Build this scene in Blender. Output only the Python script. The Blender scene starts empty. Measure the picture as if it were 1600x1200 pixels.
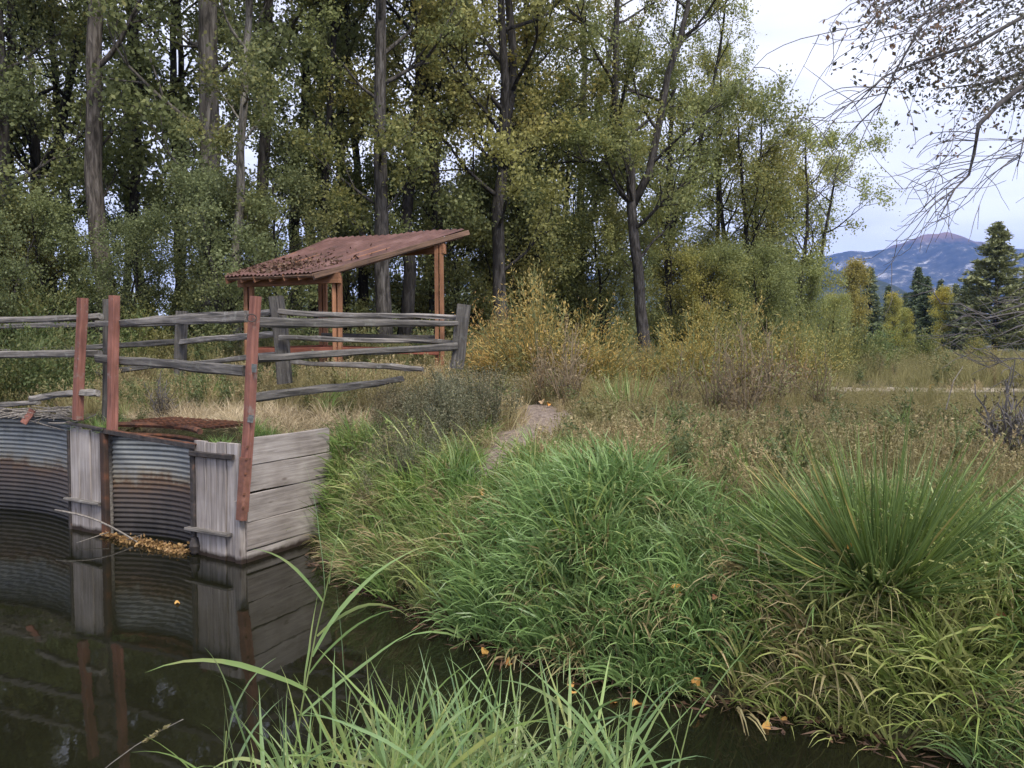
import bpy, math, random
import numpy as np
from mathutils import Vector, Matrix, Quaternion

SC = bpy.context.scene
COL = SC.collection
rng = np.random.default_rng(11)
random.seed(7)
R = math.radians

# ------------------------------------------------------------------ camera, sky, sun, exposure
CAM_H = 2.4
F = 1305.0
PITCH = math.atan(60 / F)
cam = bpy.data.cameras.new('camera')
cam.sensor_width = 36.0
cam.lens = F / 1600 * 36.0
cam.clip_start = 0.05
cam.clip_end = 30000
co = bpy.data.objects.new('camera', cam)
co.location = (0, 0, CAM_H)
co.rotation_euler = (R(90) - PITCH, 0, 0)
COL.objects.link(co)
SC.camera = co

SUN_EL, SUN_AZ = 52, 150          # azimuth measured clockwise from +Y
world = bpy.data.worlds.new('World')
SC.world = world
world.use_nodes = True
nt = world.node_tree
nt.nodes.clear()
w_out = nt.nodes.new('ShaderNodeOutputWorld')
w_bg = nt.nodes.new('ShaderNodeBackground')
w_sky = nt.nodes.new('ShaderNodeTexSky')
w_sky.sky_type = 'NISHITA'
w_sky.sun_disc = False
w_sky.sun_elevation = R(SUN_EL)
w_sky.sun_rotation = R(SUN_AZ)
w_tc = nt.nodes.new('ShaderNodeTexCoord')
w_map = nt.nodes.new('ShaderNodeMapping')
w_map.inputs['Scale'].default_value = (1.0, 1.0, 3.6)
w_n = nt.nodes.new('ShaderNodeTexNoise')
w_n.inputs['Scale'].default_value = 3.1
w_n.inputs['Detail'].default_value = 7
w_n.inputs['Roughness'].default_value = 0.52
w_n.inputs['Distortion'].default_value = 0.35
w_r = nt.nodes.new('ShaderNodeValToRGB')
w_r.color_ramp.elements[0].position = 0.36
w_r.color_ramp.elements[0].color = (5.75, 5.8, 6.75, 1)
w_r.color_ramp.elements[1].position = 0.62
w_r.color_ramp.elements[1].color = (7.9, 7.9, 8.45, 1)
w_mix = nt.nodes.new('ShaderNodeMixRGB')
w_mix.inputs['Fac'].default_value = 0.9
w_bg.inputs['Strength'].default_value = 0.07
L = nt.links.new
L(w_tc.outputs['Generated'], w_map.inputs['Vector'])
L(w_map.outputs['Vector'], w_n.inputs['Vector'])
L(w_n.outputs['Fac'], w_r.inputs['Fac'])
L(w_sky.outputs['Color'], w_mix.inputs['Color1'])
L(w_r.outputs['Color'], w_mix.inputs['Color2'])
L(w_mix.outputs['Color'], w_bg.inputs['Color'])
L(w_bg.outputs['Background'], w_out.inputs['Surface'])

sun = bpy.data.lights.new('sun', 'SUN')
sun.energy = 1.5
sun.angle = R(18)
sun.color = (1.0, 0.95, 0.87)
so = bpy.data.objects.new('sun', sun)
sd = Vector((math.sin(R(SUN_AZ)) * math.cos(R(SUN_EL)), math.cos(R(SUN_AZ)) * math.cos(R(SUN_EL)), math.sin(R(SUN_EL))))
so.rotation_euler = sd.to_track_quat('Z', 'Y').to_euler()
COL.objects.link(so)

vs = SC.view_settings
SC.display_settings.display_device = 'sRGB'
vs.view_transform = 'Standard'
vs.look = 'None'
vs.gamma = 1.0
vs.exposure = 1.46
vs.use_curve_mapping = False
cy = SC.cycles
cy.max_bounces = 6
cy.diffuse_bounces = 3
cy.glossy_bounces = 3
cy.transmission_bounces = 4
cy.transparent_max_bounces = 8
cy.volume_bounces = 1
cy.use_denoising = True
cy.sample_clamp_indirect = 6


# ------------------------------------------------------------------ helpers
def P(u, v, Y):
    """world point at depth Y that the lens sees at photograph pixel (u, v)"""
    cx, cy_ = (u - 800) / F, -(v - 600) / F
    d = (cx, math.cos(PITCH) + cy_ * math.sin(PITCH), -math.sin(PITCH) + cy_ * math.cos(PITCH))
    t = Y / d[1]
    return Vector((d[0] * t, Y, CAM_H + d[2] * t))


def tag(o, label=None, cat=None, group=None, kind=None):
    if label: o['label'] = label
    if cat: o['category'] = cat
    if group: o['group'] = group
    if kind: o['kind'] = kind
    return o


def empty(name, loc=(0, 0, 0), rz=0.0):
    o = bpy.data.objects.new(name, None)
    o.empty_display_size = 0.2
    o.location = loc
    o.rotation_euler = (0, 0, rz)
    COL.objects.link(o)
    return o


def mesh_np(name, verts, faces, mat=None, attrs=None, smooth=False):
    """faces: (M,3)/(M,4) array or list of such arrays"""
    me = bpy.data.meshes.new(name)
    verts = np.asarray(verts, np.float32).reshape(-1, 3)
    if not isinstance(faces, list):
        faces = [faces]
    faces = [np.asarray(f, np.int32) for f in faces if len(f)]
    loops = np.concatenate([f.ravel() for f in faces])
    tot = np.concatenate([np.full(len(f), f.shape[1], np.int32) for f in faces])
    start = np.concatenate([[0], np.cumsum(tot)[:-1]]).astype(np.int32)
    me.vertices.add(len(verts)); me.vertices.foreach_set('co', verts.ravel())
    me.loops.add(len(loops)); me.loops.foreach_set('vertex_index', loops)
    me.polygons.add(len(tot)); me.polygons.foreach_set('loop_start', start)
    me.polygons.foreach_set('loop_total', tot)
    me.polygons.foreach_set('use_smooth', np.full(len(tot), smooth))
    for k, a in (attrs or {}).items():
        at = me.attributes.new(k, 'FLOAT', 'POINT')
        at.data.foreach_set('value', np.asarray(a, np.float32))
    me.update(calc_edges=True)
    if mat: me.materials.append(mat)
    return me


def ob(name, me, parent=None, M=None):
    o = bpy.data.objects.new(name, me)
    COL.objects.link(o)
    if parent is not None:
        o.parent = parent
        if M is not None:
            pm, q = Matrix.Identity(4), parent
            while q is not None:
                pm = q.matrix_basis @ pm
                q = q.parent
            o.matrix_local = pm.inverted() @ M
    elif M is not None:
        o.matrix_world = M
    return o


class MB:
    """collects vertices and faces for one mesh"""
    def __init__(self):
        self.v, self.q, self.t, self.n, self.a = [], [], [], 0, []

    def add(self, v, q=None, t=None, a=None):
        v = np.asarray(v, float).reshape(-1, 3)
        self.v.append(v)
        if q is not None and len(q): self.q.append(np.asarray(q) + self.n)
        if t is not None and len(t): self.t.append(np.asarray(t) + self.n)
        self.a.append(np.zeros(len(v)) if a is None else np.broadcast_to(np.asarray(a, float), (len(v),)))
        self.n += len(v)

    def tube(self, pts, rad, n=6, cap=True, a=None):
        pts = np.asarray([tuple(p) for p in pts], float)
        K = len(pts)
        rad = np.broadcast_to(np.asarray(rad, float), (K,))
        tg = np.gradient(pts, axis=0)
        tg /= np.linalg.norm(tg, axis=1, keepdims=True) + 1e-9
        ref = np.array([0, 0, 1.0]) if abs(tg[:, 2]).mean() < 0.8 else np.array([1.0, 0, 0])
        s = np.cross(tg, ref); s /= np.linalg.norm(s, axis=1, keepdims=True) + 1e-9
        b = np.cross(tg, s)
        an = np.linspace(0, 2 * np.pi, n, endpoint=False)
        ring = pts[:, None] + rad[:, None, None] * (np.cos(an)[None, :, None] * s[:, None] + np.sin(an)[None, :, None] * b[:, None])
        i = np.arange(K - 1)[:, None] * n; j = np.arange(n)[None]; j2 = (j + 1) % n
        q = np.stack([i + j, i + j2, i + n + j2, i + n + j], -1).reshape(-1, 4)
        t = None
        if cap:
            t = [[0, k + 1, k] for k in range(1, n - 1)] + [[(K - 1) * n, (K - 1) * n + k, (K - 1) * n + k + 1] for k in range(1, n - 1)]
        self.add(ring.reshape(-1, 3), q, t, a)

    def box(self, lo, hi, M=None):
        x0, y0, z0 = lo; x1, y1, z1 = hi
        v = np.array([[x0, y0, z0], [x1, y0, z0], [x1, y1, z0], [x0, y1, z0], [x0, y0, z1], [x1, y0, z1], [x1, y1, z1], [x0, y1, z1]])
        if M is not None:
            v = np.array([tuple(M @ Vector(p)) for p in v])
        self.add(v, [[0, 3, 2, 1], [4, 5, 6, 7], [0, 1, 5, 4], [1, 2, 6, 5], [2, 3, 7, 6], [3, 0, 4, 7]])

    def mesh(self, name, mat=None, smooth=False):
        f = []
        if self.q: f.append(np.concatenate(self.q))
        if self.t: f.append(np.concatenate(self.t))
        return mesh_np(name, np.concatenate(self.v), f, mat, {'rnd': np.concatenate(self.a)}, smooth)


def frame(p0, p1, up=(0, 0, 1)):
    p0, p1 = Vector(p0), Vector(p1)
    x = (p1 - p0).normalized()
    y = Vector(up).cross(x).normalized()
    z = x.cross(y)
    M = Matrix((x, y, z)).transposed().to_4x4()
    M.translation = p0
    return M, (p1 - p0).length


def plank(name, p0, p1, w, t, mat, parent=None, up=(0, 0, 1), seed=0, jit=0.004, ch=0.006, w2=None, t2=None, seg=5):
    """sawn or split timber: local X along the grain, w along local Z (up), t along local Y; chamfered, slightly uneven"""
    M, ln = frame(p0, p1, up)
    r = np.random.default_rng(seed + int(abs(p0[0]) * 977 + abs(p0[2]) * 131))
    w2 = w if w2 is None else w2; t2 = t if t2 is None else t2
    v = []
    ph = r.uniform(0, 6.28, 4)
    for k in range(seg + 1):
        s = k / seg
        a, b = (t + (t2 - t) * s) / 2, (w + (w2 - w) * s) / 2
        ring = [(-a + ch, -b), (a - ch, -b), (a, -b + ch), (a, b - ch), (a - ch, b), (-a + ch, b), (-a, b - ch), (-a, -b + ch)]
        off = (jit * (1.6 * math.sin(s * 3.3 + ph[0]) + 0.7 * math.sin(s * 8 + ph[1])), jit * (1.6 * math.sin(s * 2.6 + ph[2]) + 0.7 * math.sin(s * 7 + ph[3])))
        sx = r.normal(0, jit * 1.5) if k in (0, seg) else 0
        for (y, z) in ring:
            e = r.normal(0, jit * 0.5, 2)
            v.append((ln * s + sx, y + off[0] + e[0], z + off[1] + e[1]))
    q = []
    for k in range(seg):
        for j in range(8):
            q.append((k * 8 + j, (k + 1) * 8 + j, (k + 1) * 8 + (j + 1) % 8, k * 8 + (j + 1) % 8))
    t_ = [(0, j, j + 1) for j in range(1, 7)] + [(seg * 8, seg * 8 + j + 1, seg * 8 + j) for j in range(1, 7)]
    me = mesh_np(name, v, [np.array(q), np.array(t_)], mat)
    return ob(name, me, parent, M)


# ------------------------------------------------------------------ materials
def newmat(name):
    m = bpy.data.materials.new(name)
    m.use_nodes = True
    n = m.node_tree.nodes
    n.clear()
    return m, n, m.node_tree.links.new


def N(n, typ, **kw):
    x = n.new(typ)
    for k, v in kw.items():
        if k in x.inputs: x.inputs[k].default_value = v
        else: setattr(x, k, v)
    return x


def ramp(n, stops):
    r = n.new('ShaderNodeValToRGB')
    e = r.color_ramp.elements
    while len(e) < len(stops): e.new(0.5)
    for i, (p, c) in enumerate(stops):
        e[i].position = p
        e[i].color = (*c, 1) if len(c) == 3 else c
    return r


def leaf_mat(name, c_lo, c_hi, alt=None, alt_amt=0.0, obj_tint=True, trans=0.3, nscale=0.5, rough=0.5, spec=0.25, alt_scale=0.35, alt_edge=(0.5, 0.62)):
    """foliage: per-leaf random between two colours, world-space patches of a third, tinted by the object colour"""
    m, n, lk = newmat(name)
    out = N(n, 'ShaderNodeOutputMaterial')
    at = N(n, 'ShaderNodeAttribute', attribute_name='rnd')
    oi = N(n, 'ShaderNodeObjectInfo')
    geo = N(n, 'ShaderNodeNewGeometry')
    nz = N(n, 'ShaderNodeTexNoise', Scale=nscale, Detail=3.0)
    lk(geo.outputs['Position'], nz.inputs['Vector'])
    ad = N(n, 'ShaderNodeMath', operation='MULTIPLY_ADD')
    lk(nz.outputs['Fac'], ad.inputs[0]); ad.inputs[1].default_value = 1.1
    a2 = N(n, 'ShaderNodeMath', operation='MULTIPLY_ADD')
    lk(at.outputs['Fac'], a2.inputs[0]); a2.inputs[1].default_value = 0.75; a2.inputs[2].default_value = -0.5
    lk(a2.outputs[0], ad.inputs[2])
    r = ramp(n, [(0.0, c_lo), (0.95, c_hi)])
    lk(ad.outputs[0], r.inputs['Fac'])
    colr = r.outputs['Color']
    if alt:
        n2 = N(n, 'ShaderNodeTexNoise', Scale=alt_scale, Detail=4.0)
        lk(geo.outputs['Position'], n2.inputs['Vector'])
        s = N(n, 'ShaderNodeMath', operation='MULTIPLY_ADD')
        lk(at.outputs['Fac'], s.inputs[0]); s.inputs[1].default_value = 0.22; lk(n2.outputs['Fac'], s.inputs[2])
        s2 = N(n, 'ShaderNodeMath', operation='MULTIPLY_ADD')
        lk(oi.outputs['Random'], s2.inputs[0]); s2.inputs[1].default_value = 0.12; lk(s.outputs[0], s2.inputs[2])
        rr = ramp(n, [(alt_edge[0] + 0.12, (0, 0, 0)), (alt_edge[1] + 0.12, (alt_amt,) * 3)])
        lk(s2.outputs[0], rr.inputs['Fac'])
        mx = N(n, 'ShaderNodeMixRGB')
        lk(rr.outputs['Color'], mx.inputs['Fac']); lk(colr, mx.inputs['Color1']); mx.inputs['Color2'].default_value = (*alt, 1)
        colr = mx.outputs['Color']
    if obj_tint:
        mu = N(n, 'ShaderNodeMixRGB', blend_type='MULTIPLY', Fac=1.0)
        lk(colr, mu.inputs['Color1']); lk(oi.outputs['Color'], mu.inputs['Color2'])
        colr = mu.outputs['Color']
    p = N(n, 'ShaderNodeBsdfPrincipled', Roughness=rough)
    p.inputs['Specular IOR Level'].default_value = spec
    lk(colr, p.inputs['Base Color'])
    tr = N(n, 'ShaderNodeBsdfTranslucent')
    lk(colr, tr.inputs['Color'])
    ms = N(n, 'ShaderNodeMixShader', Fac=trans)
    lk(p.outputs[0], ms.inputs[1]); lk(tr.outputs[0], ms.inputs[2])
    lk(ms.outputs[0], out.inputs['Surface'])
    return m


def wood_mat(name, dark, light, rough=0.85, stain=None, stain_amt=0.5, coord='Object', grain=(1.5, 28, 28), bump=0.35, lichen=0.0, crack=True):
    m, n, lk = newmat(name)
    out = N(n, 'ShaderNodeOutputMaterial')
    tc = N(n, 'ShaderNodeTexCoord')
    oi = N(n, 'ShaderNodeObjectInfo')
    off = N(n, 'ShaderNodeVectorMath', operation='MULTIPLY_ADD')
    cb = N(n, 'ShaderNodeCombineXYZ')
    for k in 'XYZ': lk(oi.outputs['Random'], cb.inputs[k])
    lk(cb.outputs[0], off.inputs[0]); off.inputs[1].default_value = (31, 17, 23); lk(tc.outputs[coord], off.inputs[2])
    mp = N(n, 'ShaderNodeMapping', Scale=grain)
    lk(off.outputs[0], mp.inputs['Vector'])
    g = N(n, 'ShaderNodeTexNoise', Scale=1.0, Detail=8.0, Roughness=0.65, Distortion=0.4)
    lk(mp.outputs[0], g.inputs['Vector'])
    r = ramp(n, [(0.28, tuple(c * 0.55 for c in dark)), (0.42, dark), (0.7, light)])
    lk(g.outputs['Fac'], r.inputs['Fac'])
    big = N(n, 'ShaderNodeTexNoise', Scale=2.6, Detail=5.0, Roughness=0.6)
    lk(off.outputs[0], big.inputs['Vector'])
    rb = ramp(n, [(0.3, (0.55, 0.55, 0.55)), (0.7, (1.15, 1.12, 1.1))])
    lk(big.outputs['Fac'], rb.inputs['Fac'])
    mu = N(n, 'ShaderNodeMixRGB', blend_type='MULTIPLY', Fac=0.8)
    lk(r.outputs['Color'], mu.inputs['Color1']); lk(rb.outputs['Color'], mu.inputs['Color2'])
    va = N(n, 'ShaderNodeMath', operation='MULTIPLY_ADD')
    lk(oi.outputs['Random'], va.inputs[0]); va.inputs[1].default_value = 0.35; va.inputs[2].default_value = 0.82
    m2 = N(n, 'ShaderNodeVectorMath', operation='SCALE')
    lk(mu.outputs['Color'], m2.inputs[0]); lk(va.outputs[0], m2.inputs['Scale'])
    colr = m2.outputs[0]
    if stain:
        sn = N(n, 'ShaderNodeTexNoise', Scale=7.0, Detail=8.0, Roughness=0.7)
        lk(off.outputs[0], sn.inputs['Vector'])
        rs = ramp(n, [(0.56, (0, 0, 0)), (0.66, (stain_amt,) * 3)])
        lk(sn.outputs['Fac'], rs.inputs['Fac'])
        mx = N(n, 'ShaderNodeMixRGB')
        lk(rs.outputs['Color'], mx.inputs['Fac']); lk(colr, mx.inputs['Color1']); mx.inputs['Color2'].default_value = (*stain, 1)
        colr = mx.outputs['Color']
    p = N(n, 'ShaderNodeBsdfPrincipled', Roughness=rough)
    p.inputs['Specular IOR Level'].default_value = 0.25
    lk(colr, p.inputs['Base Color'])
    bp = N(n, 'ShaderNodeBump', Strength=bump, Distance=0.01)
    lk(g.outputs['Fac'], bp.inputs['Height']); lk(bp.outputs[0], p.inputs['Normal'])
    lk(p.outputs[0], out.inputs['Surface'])
    return m


def noise_mat(name, stops, scale=4.0, detail=8.0, rough=0.9, metal=0.0, bump=0.3, coord='Object', spec=0.3, stretch=(1, 1, 1), dist=0.02):
    m, n, lk = newmat(name)
    out = N(n, 'ShaderNodeOutputMaterial')
    tc = N(n, 'ShaderNodeTexCoord')
    mp = N(n, 'ShaderNodeMapping', Scale=stretch)
    lk(tc.outputs[coord], mp.inputs['Vector'])
    g = N(n, 'ShaderNodeTexNoise', Scale=scale, Detail=detail, Roughness=0.62)
    lk(mp.outputs[0], g.inputs['Vector'])
    r = ramp(n, stops)
    lk(g.outputs['Fac'], r.inputs['Fac'])
    p = N(n, 'ShaderNodeBsdfPrincipled', Roughness=rough, Metallic=metal)
    p.inputs['Specular IOR Level'].default_value = spec
    lk(r.outputs['Color'], p.inputs['Base Color'])
    bp = N(n, 'ShaderNodeBump', Strength=bump, Distance=dist)
    lk(g.outputs['Fac'], bp.inputs['Height']); lk(bp.outputs[0], p.inputs['Normal'])
    lk(p.outputs[0], out.inputs['Surface'])
    return m


def bark_mat(name, dark, light, furrow=1.0):
    m, n, lk = newmat(name)
    out = N(n, 'ShaderNodeOutputMaterial')
    tc = N(n, 'ShaderNodeTexCoord'); oi = N(n, 'ShaderNodeObjectInfo')
    mp = N(n, 'ShaderNodeMapping', Scale=(9, 9, 1.6))
    lk(tc.outputs['Object'], mp.inputs['Vector'])
    g = N(n, 'ShaderNodeTexNoise', Scale=1.3, Detail=8.0, Roughness=0.65, Distortion=0.6)
    lk(mp.outputs[0], g.inputs['Vector'])
    r = ramp(n, [(0.38, tuple(c * 0.4 for c in dark)), (0.5, dark), (0.68, light)])
    lk(g.outputs['Fac'], r.inputs['Fac'])
    mu = N(n, 'ShaderNodeMixRGB', blend_type='MULTIPLY', Fac=1.0)
    lk(r.outputs['Color'], mu.inputs['Color1']); lk(oi.outputs['Color'], mu.inputs['Color2'])
    p = N(n, 'ShaderNodeBsdfPrincipled', Roughness=0.95)
    p.inputs['Specular IOR Level'].default_value = 0.15
    lk(mu.outputs['Color'], p.inputs['Base Color'])
    bp = N(n, 'ShaderNodeBump', Strength=0.8 * furrow, Distance=0.04)
    lk(g.outputs['Fac'], bp.inputs['Height']); lk(bp.outputs[0], p.inputs['Normal'])
    lk(p.outputs[0], out.inputs['Surface'])
    return m


M_GREY = wood_mat('weathered_timber', (0.13, 0.12, 0.108), (0.37, 0.34, 0.31), stain=(0.42, 0.42, 0.38), stain_amt=0.35, bump=0.5)
M_DGREY = wood_mat('dark_weathered_timber', (0.075, 0.07, 0.065), (0.21, 0.195, 0.175), stain=(0.25, 0.26, 0.22), stain_amt=0.3, bump=0.5)
M_RED = wood_mat('red_painted_timber', (0.23, 0.1, 0.076), (0.37, 0.172, 0.13), stain=(0.25, 0.2, 0.17), stain_amt=0.85, bump=0.4)
M_CEDAR = wood_mat('orange_stained_timber', (0.27, 0.13, 0.07), (0.45, 0.23, 0.125), stain=(0.2, 0.1, 0.06), stain_amt=0.4)
M_REDBOARD = wood_mat('dark_red_board', (0.2, 0.07, 0.045), (0.3, 0.11, 0.07))
M_FASCIA = wood_mat('dark_fascia_timber', (0.13, 0.085, 0.06), (0.26, 0.16, 0.11))
M_RUST = noise_mat('rusty_steel', [(0.3, (0.03, 0.02, 0.016)), (0.5, (0.11, 0.05, 0.03)), (0.68, (0.24, 0.09, 0.04))], scale=9, rough=0.8)
M_DARKRUST = noise_mat('dark_rusty_steel', [(0.35, (0.025, 0.02, 0.017)), (0.55, (0.07, 0.04, 0.028)), (0.72, (0.2, 0.075, 0.035))], scale=3, rough=0.8)
M_SHOE = noise_mat('rusty_post_shoe', [(0.3, (0.1, 0.05, 0.038)), (0.55, (0.22, 0.1, 0.07)), (0.72, (0.3, 0.15, 0.105))], scale=7, rough=0.85)
M_DSTEEL = noise_mat('dark_steel', [(0.3, (0.02, 0.018, 0.017)), (0.6, (0.07, 0.058, 0.052)), (0.75, (0.16, 0.09, 0.06))], scale=11, rough=0.6)
M_ZINC = noise_mat('zinc_plate', [(0.3, (0.1, 0.11, 0.1)), (0.7, (0.2, 0.21, 0.2))], scale=14, rough=0.6)
M_BARK = bark_mat('furrowed_bark', (0.085, 0.076, 0.068), (0.185, 0.17, 0.155))
M_PALEBARK = bark_mat('pale_bark', (0.2, 0.19, 0.165), (0.38, 0.36, 0.32), 0.5)
M_TWIG = noise_mat('grey_twig', [(0.3, (0.07, 0.062, 0.06)), (0.7, (0.19, 0.175, 0.17))], scale=6)
M_DEAD = noise_mat('dead_wood', [(0.3, (0.12, 0.1, 0.085)), (0.7, (0.33, 0.3, 0.26))], scale=8, stretch=(4, 4, 1))
M_STEM = noise_mat('plant_stem', [(0.3, (0.11, 0.13, 0.05)), (0.7, (0.25, 0.27, 0.12))], scale=5)
M_REDSTEM = noise_mat('red_brown_stem', [(0.3, (0.14, 0.105, 0.065)), (0.7, (0.31, 0.245, 0.155))], scale=5)

M_LEAF = leaf_mat('tree_leaf', (0.115, 0.132, 0.066), (0.32, 0.35, 0.185), alt=(0.33, 0.235, 0.06), alt_amt=0.38, trans=0.48, nscale=0.3, alt_scale=0.22, alt_edge=(0.55, 0.72))
M_WILLOW = leaf_mat('willow_leaf', (0.21, 0.205, 0.085), (0.37, 0.335, 0.14), alt=(0.52, 0.36, 0.12), alt_amt=0.6, trans=0.3, nscale=1.2, alt_scale=0.8, alt_edge=(0.45, 0.6))
M_NEEDLE = leaf_mat('needle', (0.095, 0.115, 0.06), (0.22, 0.24, 0.13), trans=0.12, nscale=0.4)
M_OVERLEAF = leaf_mat('overhang_leaf', (0.08, 0.08, 0.062), (0.21, 0.2, 0.14), alt=(0.3, 0.15, 0.09), alt_amt=0.6, trans=0.25, nscale=1.0, alt_scale=0.9, alt_edge=(0.58, 0.7))
M_GRASS = leaf_mat('green_grass', (0.135, 0.225, 0.055), (0.33, 0.47, 0.145), alt=(0.38, 0.36, 0.17), alt_amt=0.45, obj_tint=False, trans=0.3, nscale=0.9, alt_scale=0.9, alt_edge=(0.52, 0.68), rough=0.38, spec=0.4)
M_BGRASS = leaf_mat('blue_green_grass', (0.13, 0.22, 0.07), (0.31, 0.45, 0.16), alt=(0.34, 0.34, 0.17), alt_amt=0.4, obj_tint=False, trans=0.3, nscale=0.9, alt_scale=1.1, alt_edge=(0.56, 0.7), rough=0.36, spec=0.45)
M_YGRASS = leaf_mat('yellow_green_grass', (0.2, 0.27, 0.06), (0.44, 0.53, 0.17), alt=(0.44, 0.37, 0.18), alt_amt=0.45, obj_tint=False, trans=0.3, nscale=0.9, alt_scale=1.2, alt_edge=(0.5, 0.62), rough=0.4, spec=0.4)
M_STRAW = leaf_mat('straw_grass', (0.3, 0.225, 0.115), (0.64, 0.51, 0.29), alt=(0.17, 0.19, 0.07), alt_amt=0.5, obj_tint=False, trans=0.25, nscale=0.6, alt_scale=0.5, alt_edge=(0.44, 0.58))
M_HAY = leaf_mat('flat_hay', (0.36, 0.28, 0.17), (0.72, 0.6, 0.4), obj_tint=False, trans=0.2, nscale=0.9)
M_MEADOW = leaf_mat('meadow_grass', (0.27, 0.225, 0.095), (0.56, 0.46, 0.22), alt=(0.17, 0.19, 0.075), alt_amt=0.5, obj_tint=False, trans=0.25, nscale=0.25, alt_scale=0.16, alt_edge=(0.42, 0.56))
M_FORB = leaf_mat('weed_leaf', (0.085, 0.115, 0.045), (0.21, 0.25, 0.105), alt=(0.24, 0.2, 0.08), alt_amt=0.7, trans=0.3, nscale=0.7, alt_scale=0.5)
M_SAGE = leaf_mat('grey_weed_leaf', (0.1, 0.105, 0.06), (0.24, 0.24, 0.145), alt=(0.25, 0.19, 0.11), alt_amt=0.7, trans=0.2, nscale=1.2)
M_DOCK = leaf_mat('rusty_seed', (0.17, 0.12, 0.065), (0.37, 0.28, 0.155), trans=0.2, nscale=2.0)
M_IRIS = leaf_mat('iris_leaf', (0.1, 0.16, 0.045), (0.25, 0.35, 0.12), obj_tint=True, trans=0.25, nscale=1.6, rough=0.36, spec=0.45)
M_REED = leaf_mat('reed_leaf', (0.155, 0.25, 0.085), (0.32, 0.45, 0.18), alt=(0.46, 0.4, 0.18), alt_amt=0.4, alt_scale=3.5, alt_edge=(0.6, 0.72), obj_tint=True, trans=0.35, nscale=1.5, rough=0.34, spec=0.45)
M_FALL = leaf_mat('fallen_leaf', (0.42, 0.2, 0.05), (0.7, 0.42, 0.13), obj_tint=True, trans=0.15, nscale=7.0)
M_DEBRIS = leaf_mat('debris_leaf', (0.16, 0.085, 0.035), (0.52, 0.33, 0.14), obj_tint=False, trans=0.1, nscale=12.0)
M_ROOFLITTER = leaf_mat('roof_litter', (0.05, 0.03, 0.02), (0.2, 0.12, 0.075), obj_tint=False, trans=0.05, nscale=6.0)


# corrugated culvert steel: galvanised above, rust streak band, black slime near the water
def culvert_material():
    m, n, lk = newmat('galvanised_rusty_steel')
    out = N(n, 'ShaderNodeOutputMaterial')
    geo = N(n, 'ShaderNodeNewGeometry')
    sp = N(n, 'ShaderNodeSeparateXYZ'); lk(geo.outputs['Position'], sp.inputs[0])
    nz = N(n, 'ShaderNodeTexNoise', Scale=2.2, Detail=6.0, Roughness=0.65); lk(geo.outputs['Position'], nz.inputs['Vector'])
    mp = N(n, 'ShaderNodeMapping', Scale=(14, 14, 1.2)); lk(geo.outputs['Position'], mp.inputs['Vector'])
    st = N(n, 'ShaderNodeTexNoise', Scale=1.0, Detail=5.0); lk(mp.outputs[0], st.inputs['Vector'])
    a = N(n, 'ShaderNodeMath', operation='MULTIPLY_ADD'); lk(nz.outputs['Fac'], a.inputs[0]); a.inputs[1].default_value = 0.62; lk(sp.outputs['Z'], a.inputs[2])
    b = N(n, 'ShaderNodeMath', operation='MULTIPLY_ADD'); lk(st.outputs['Fac'], b.inputs[0]); b.inputs[1].default_value = 0.25; lk(a.outputs[0], b.inputs[2])
    sc = N(n, 'ShaderNodeMath', operation='MULTIPLY'); lk(b.outputs[0], sc.inputs[0]); sc.inputs[1].default_value = 0.5
    r = ramp(n, [(0.2, (0.022, 0.02, 0.019)), (0.36, (0.07, 0.06, 0.054)), (0.49, (0.11, 0.083, 0.068)), (0.55, (0.15, 0.095, 0.06)), (0.585, (0.22, 0.19, 0.145)), (0.65, (0.26, 0.26, 0.24)), (0.77, (0.21, 0.225, 0.23)), (0.86, (0.12, 0.127, 0.13))])
    lk(sc.outputs[0], r.inputs['Fac'])
    p = N(n, 'ShaderNodeBsdfPrincipled', Roughness=0.6, Metallic=0.2)
    lk(r.outputs['Color'], p.inputs['Base Color'])
    lk(p.outputs[0], out.inputs['Surface'])
    return m


M_CULV = culvert_material()


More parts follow.
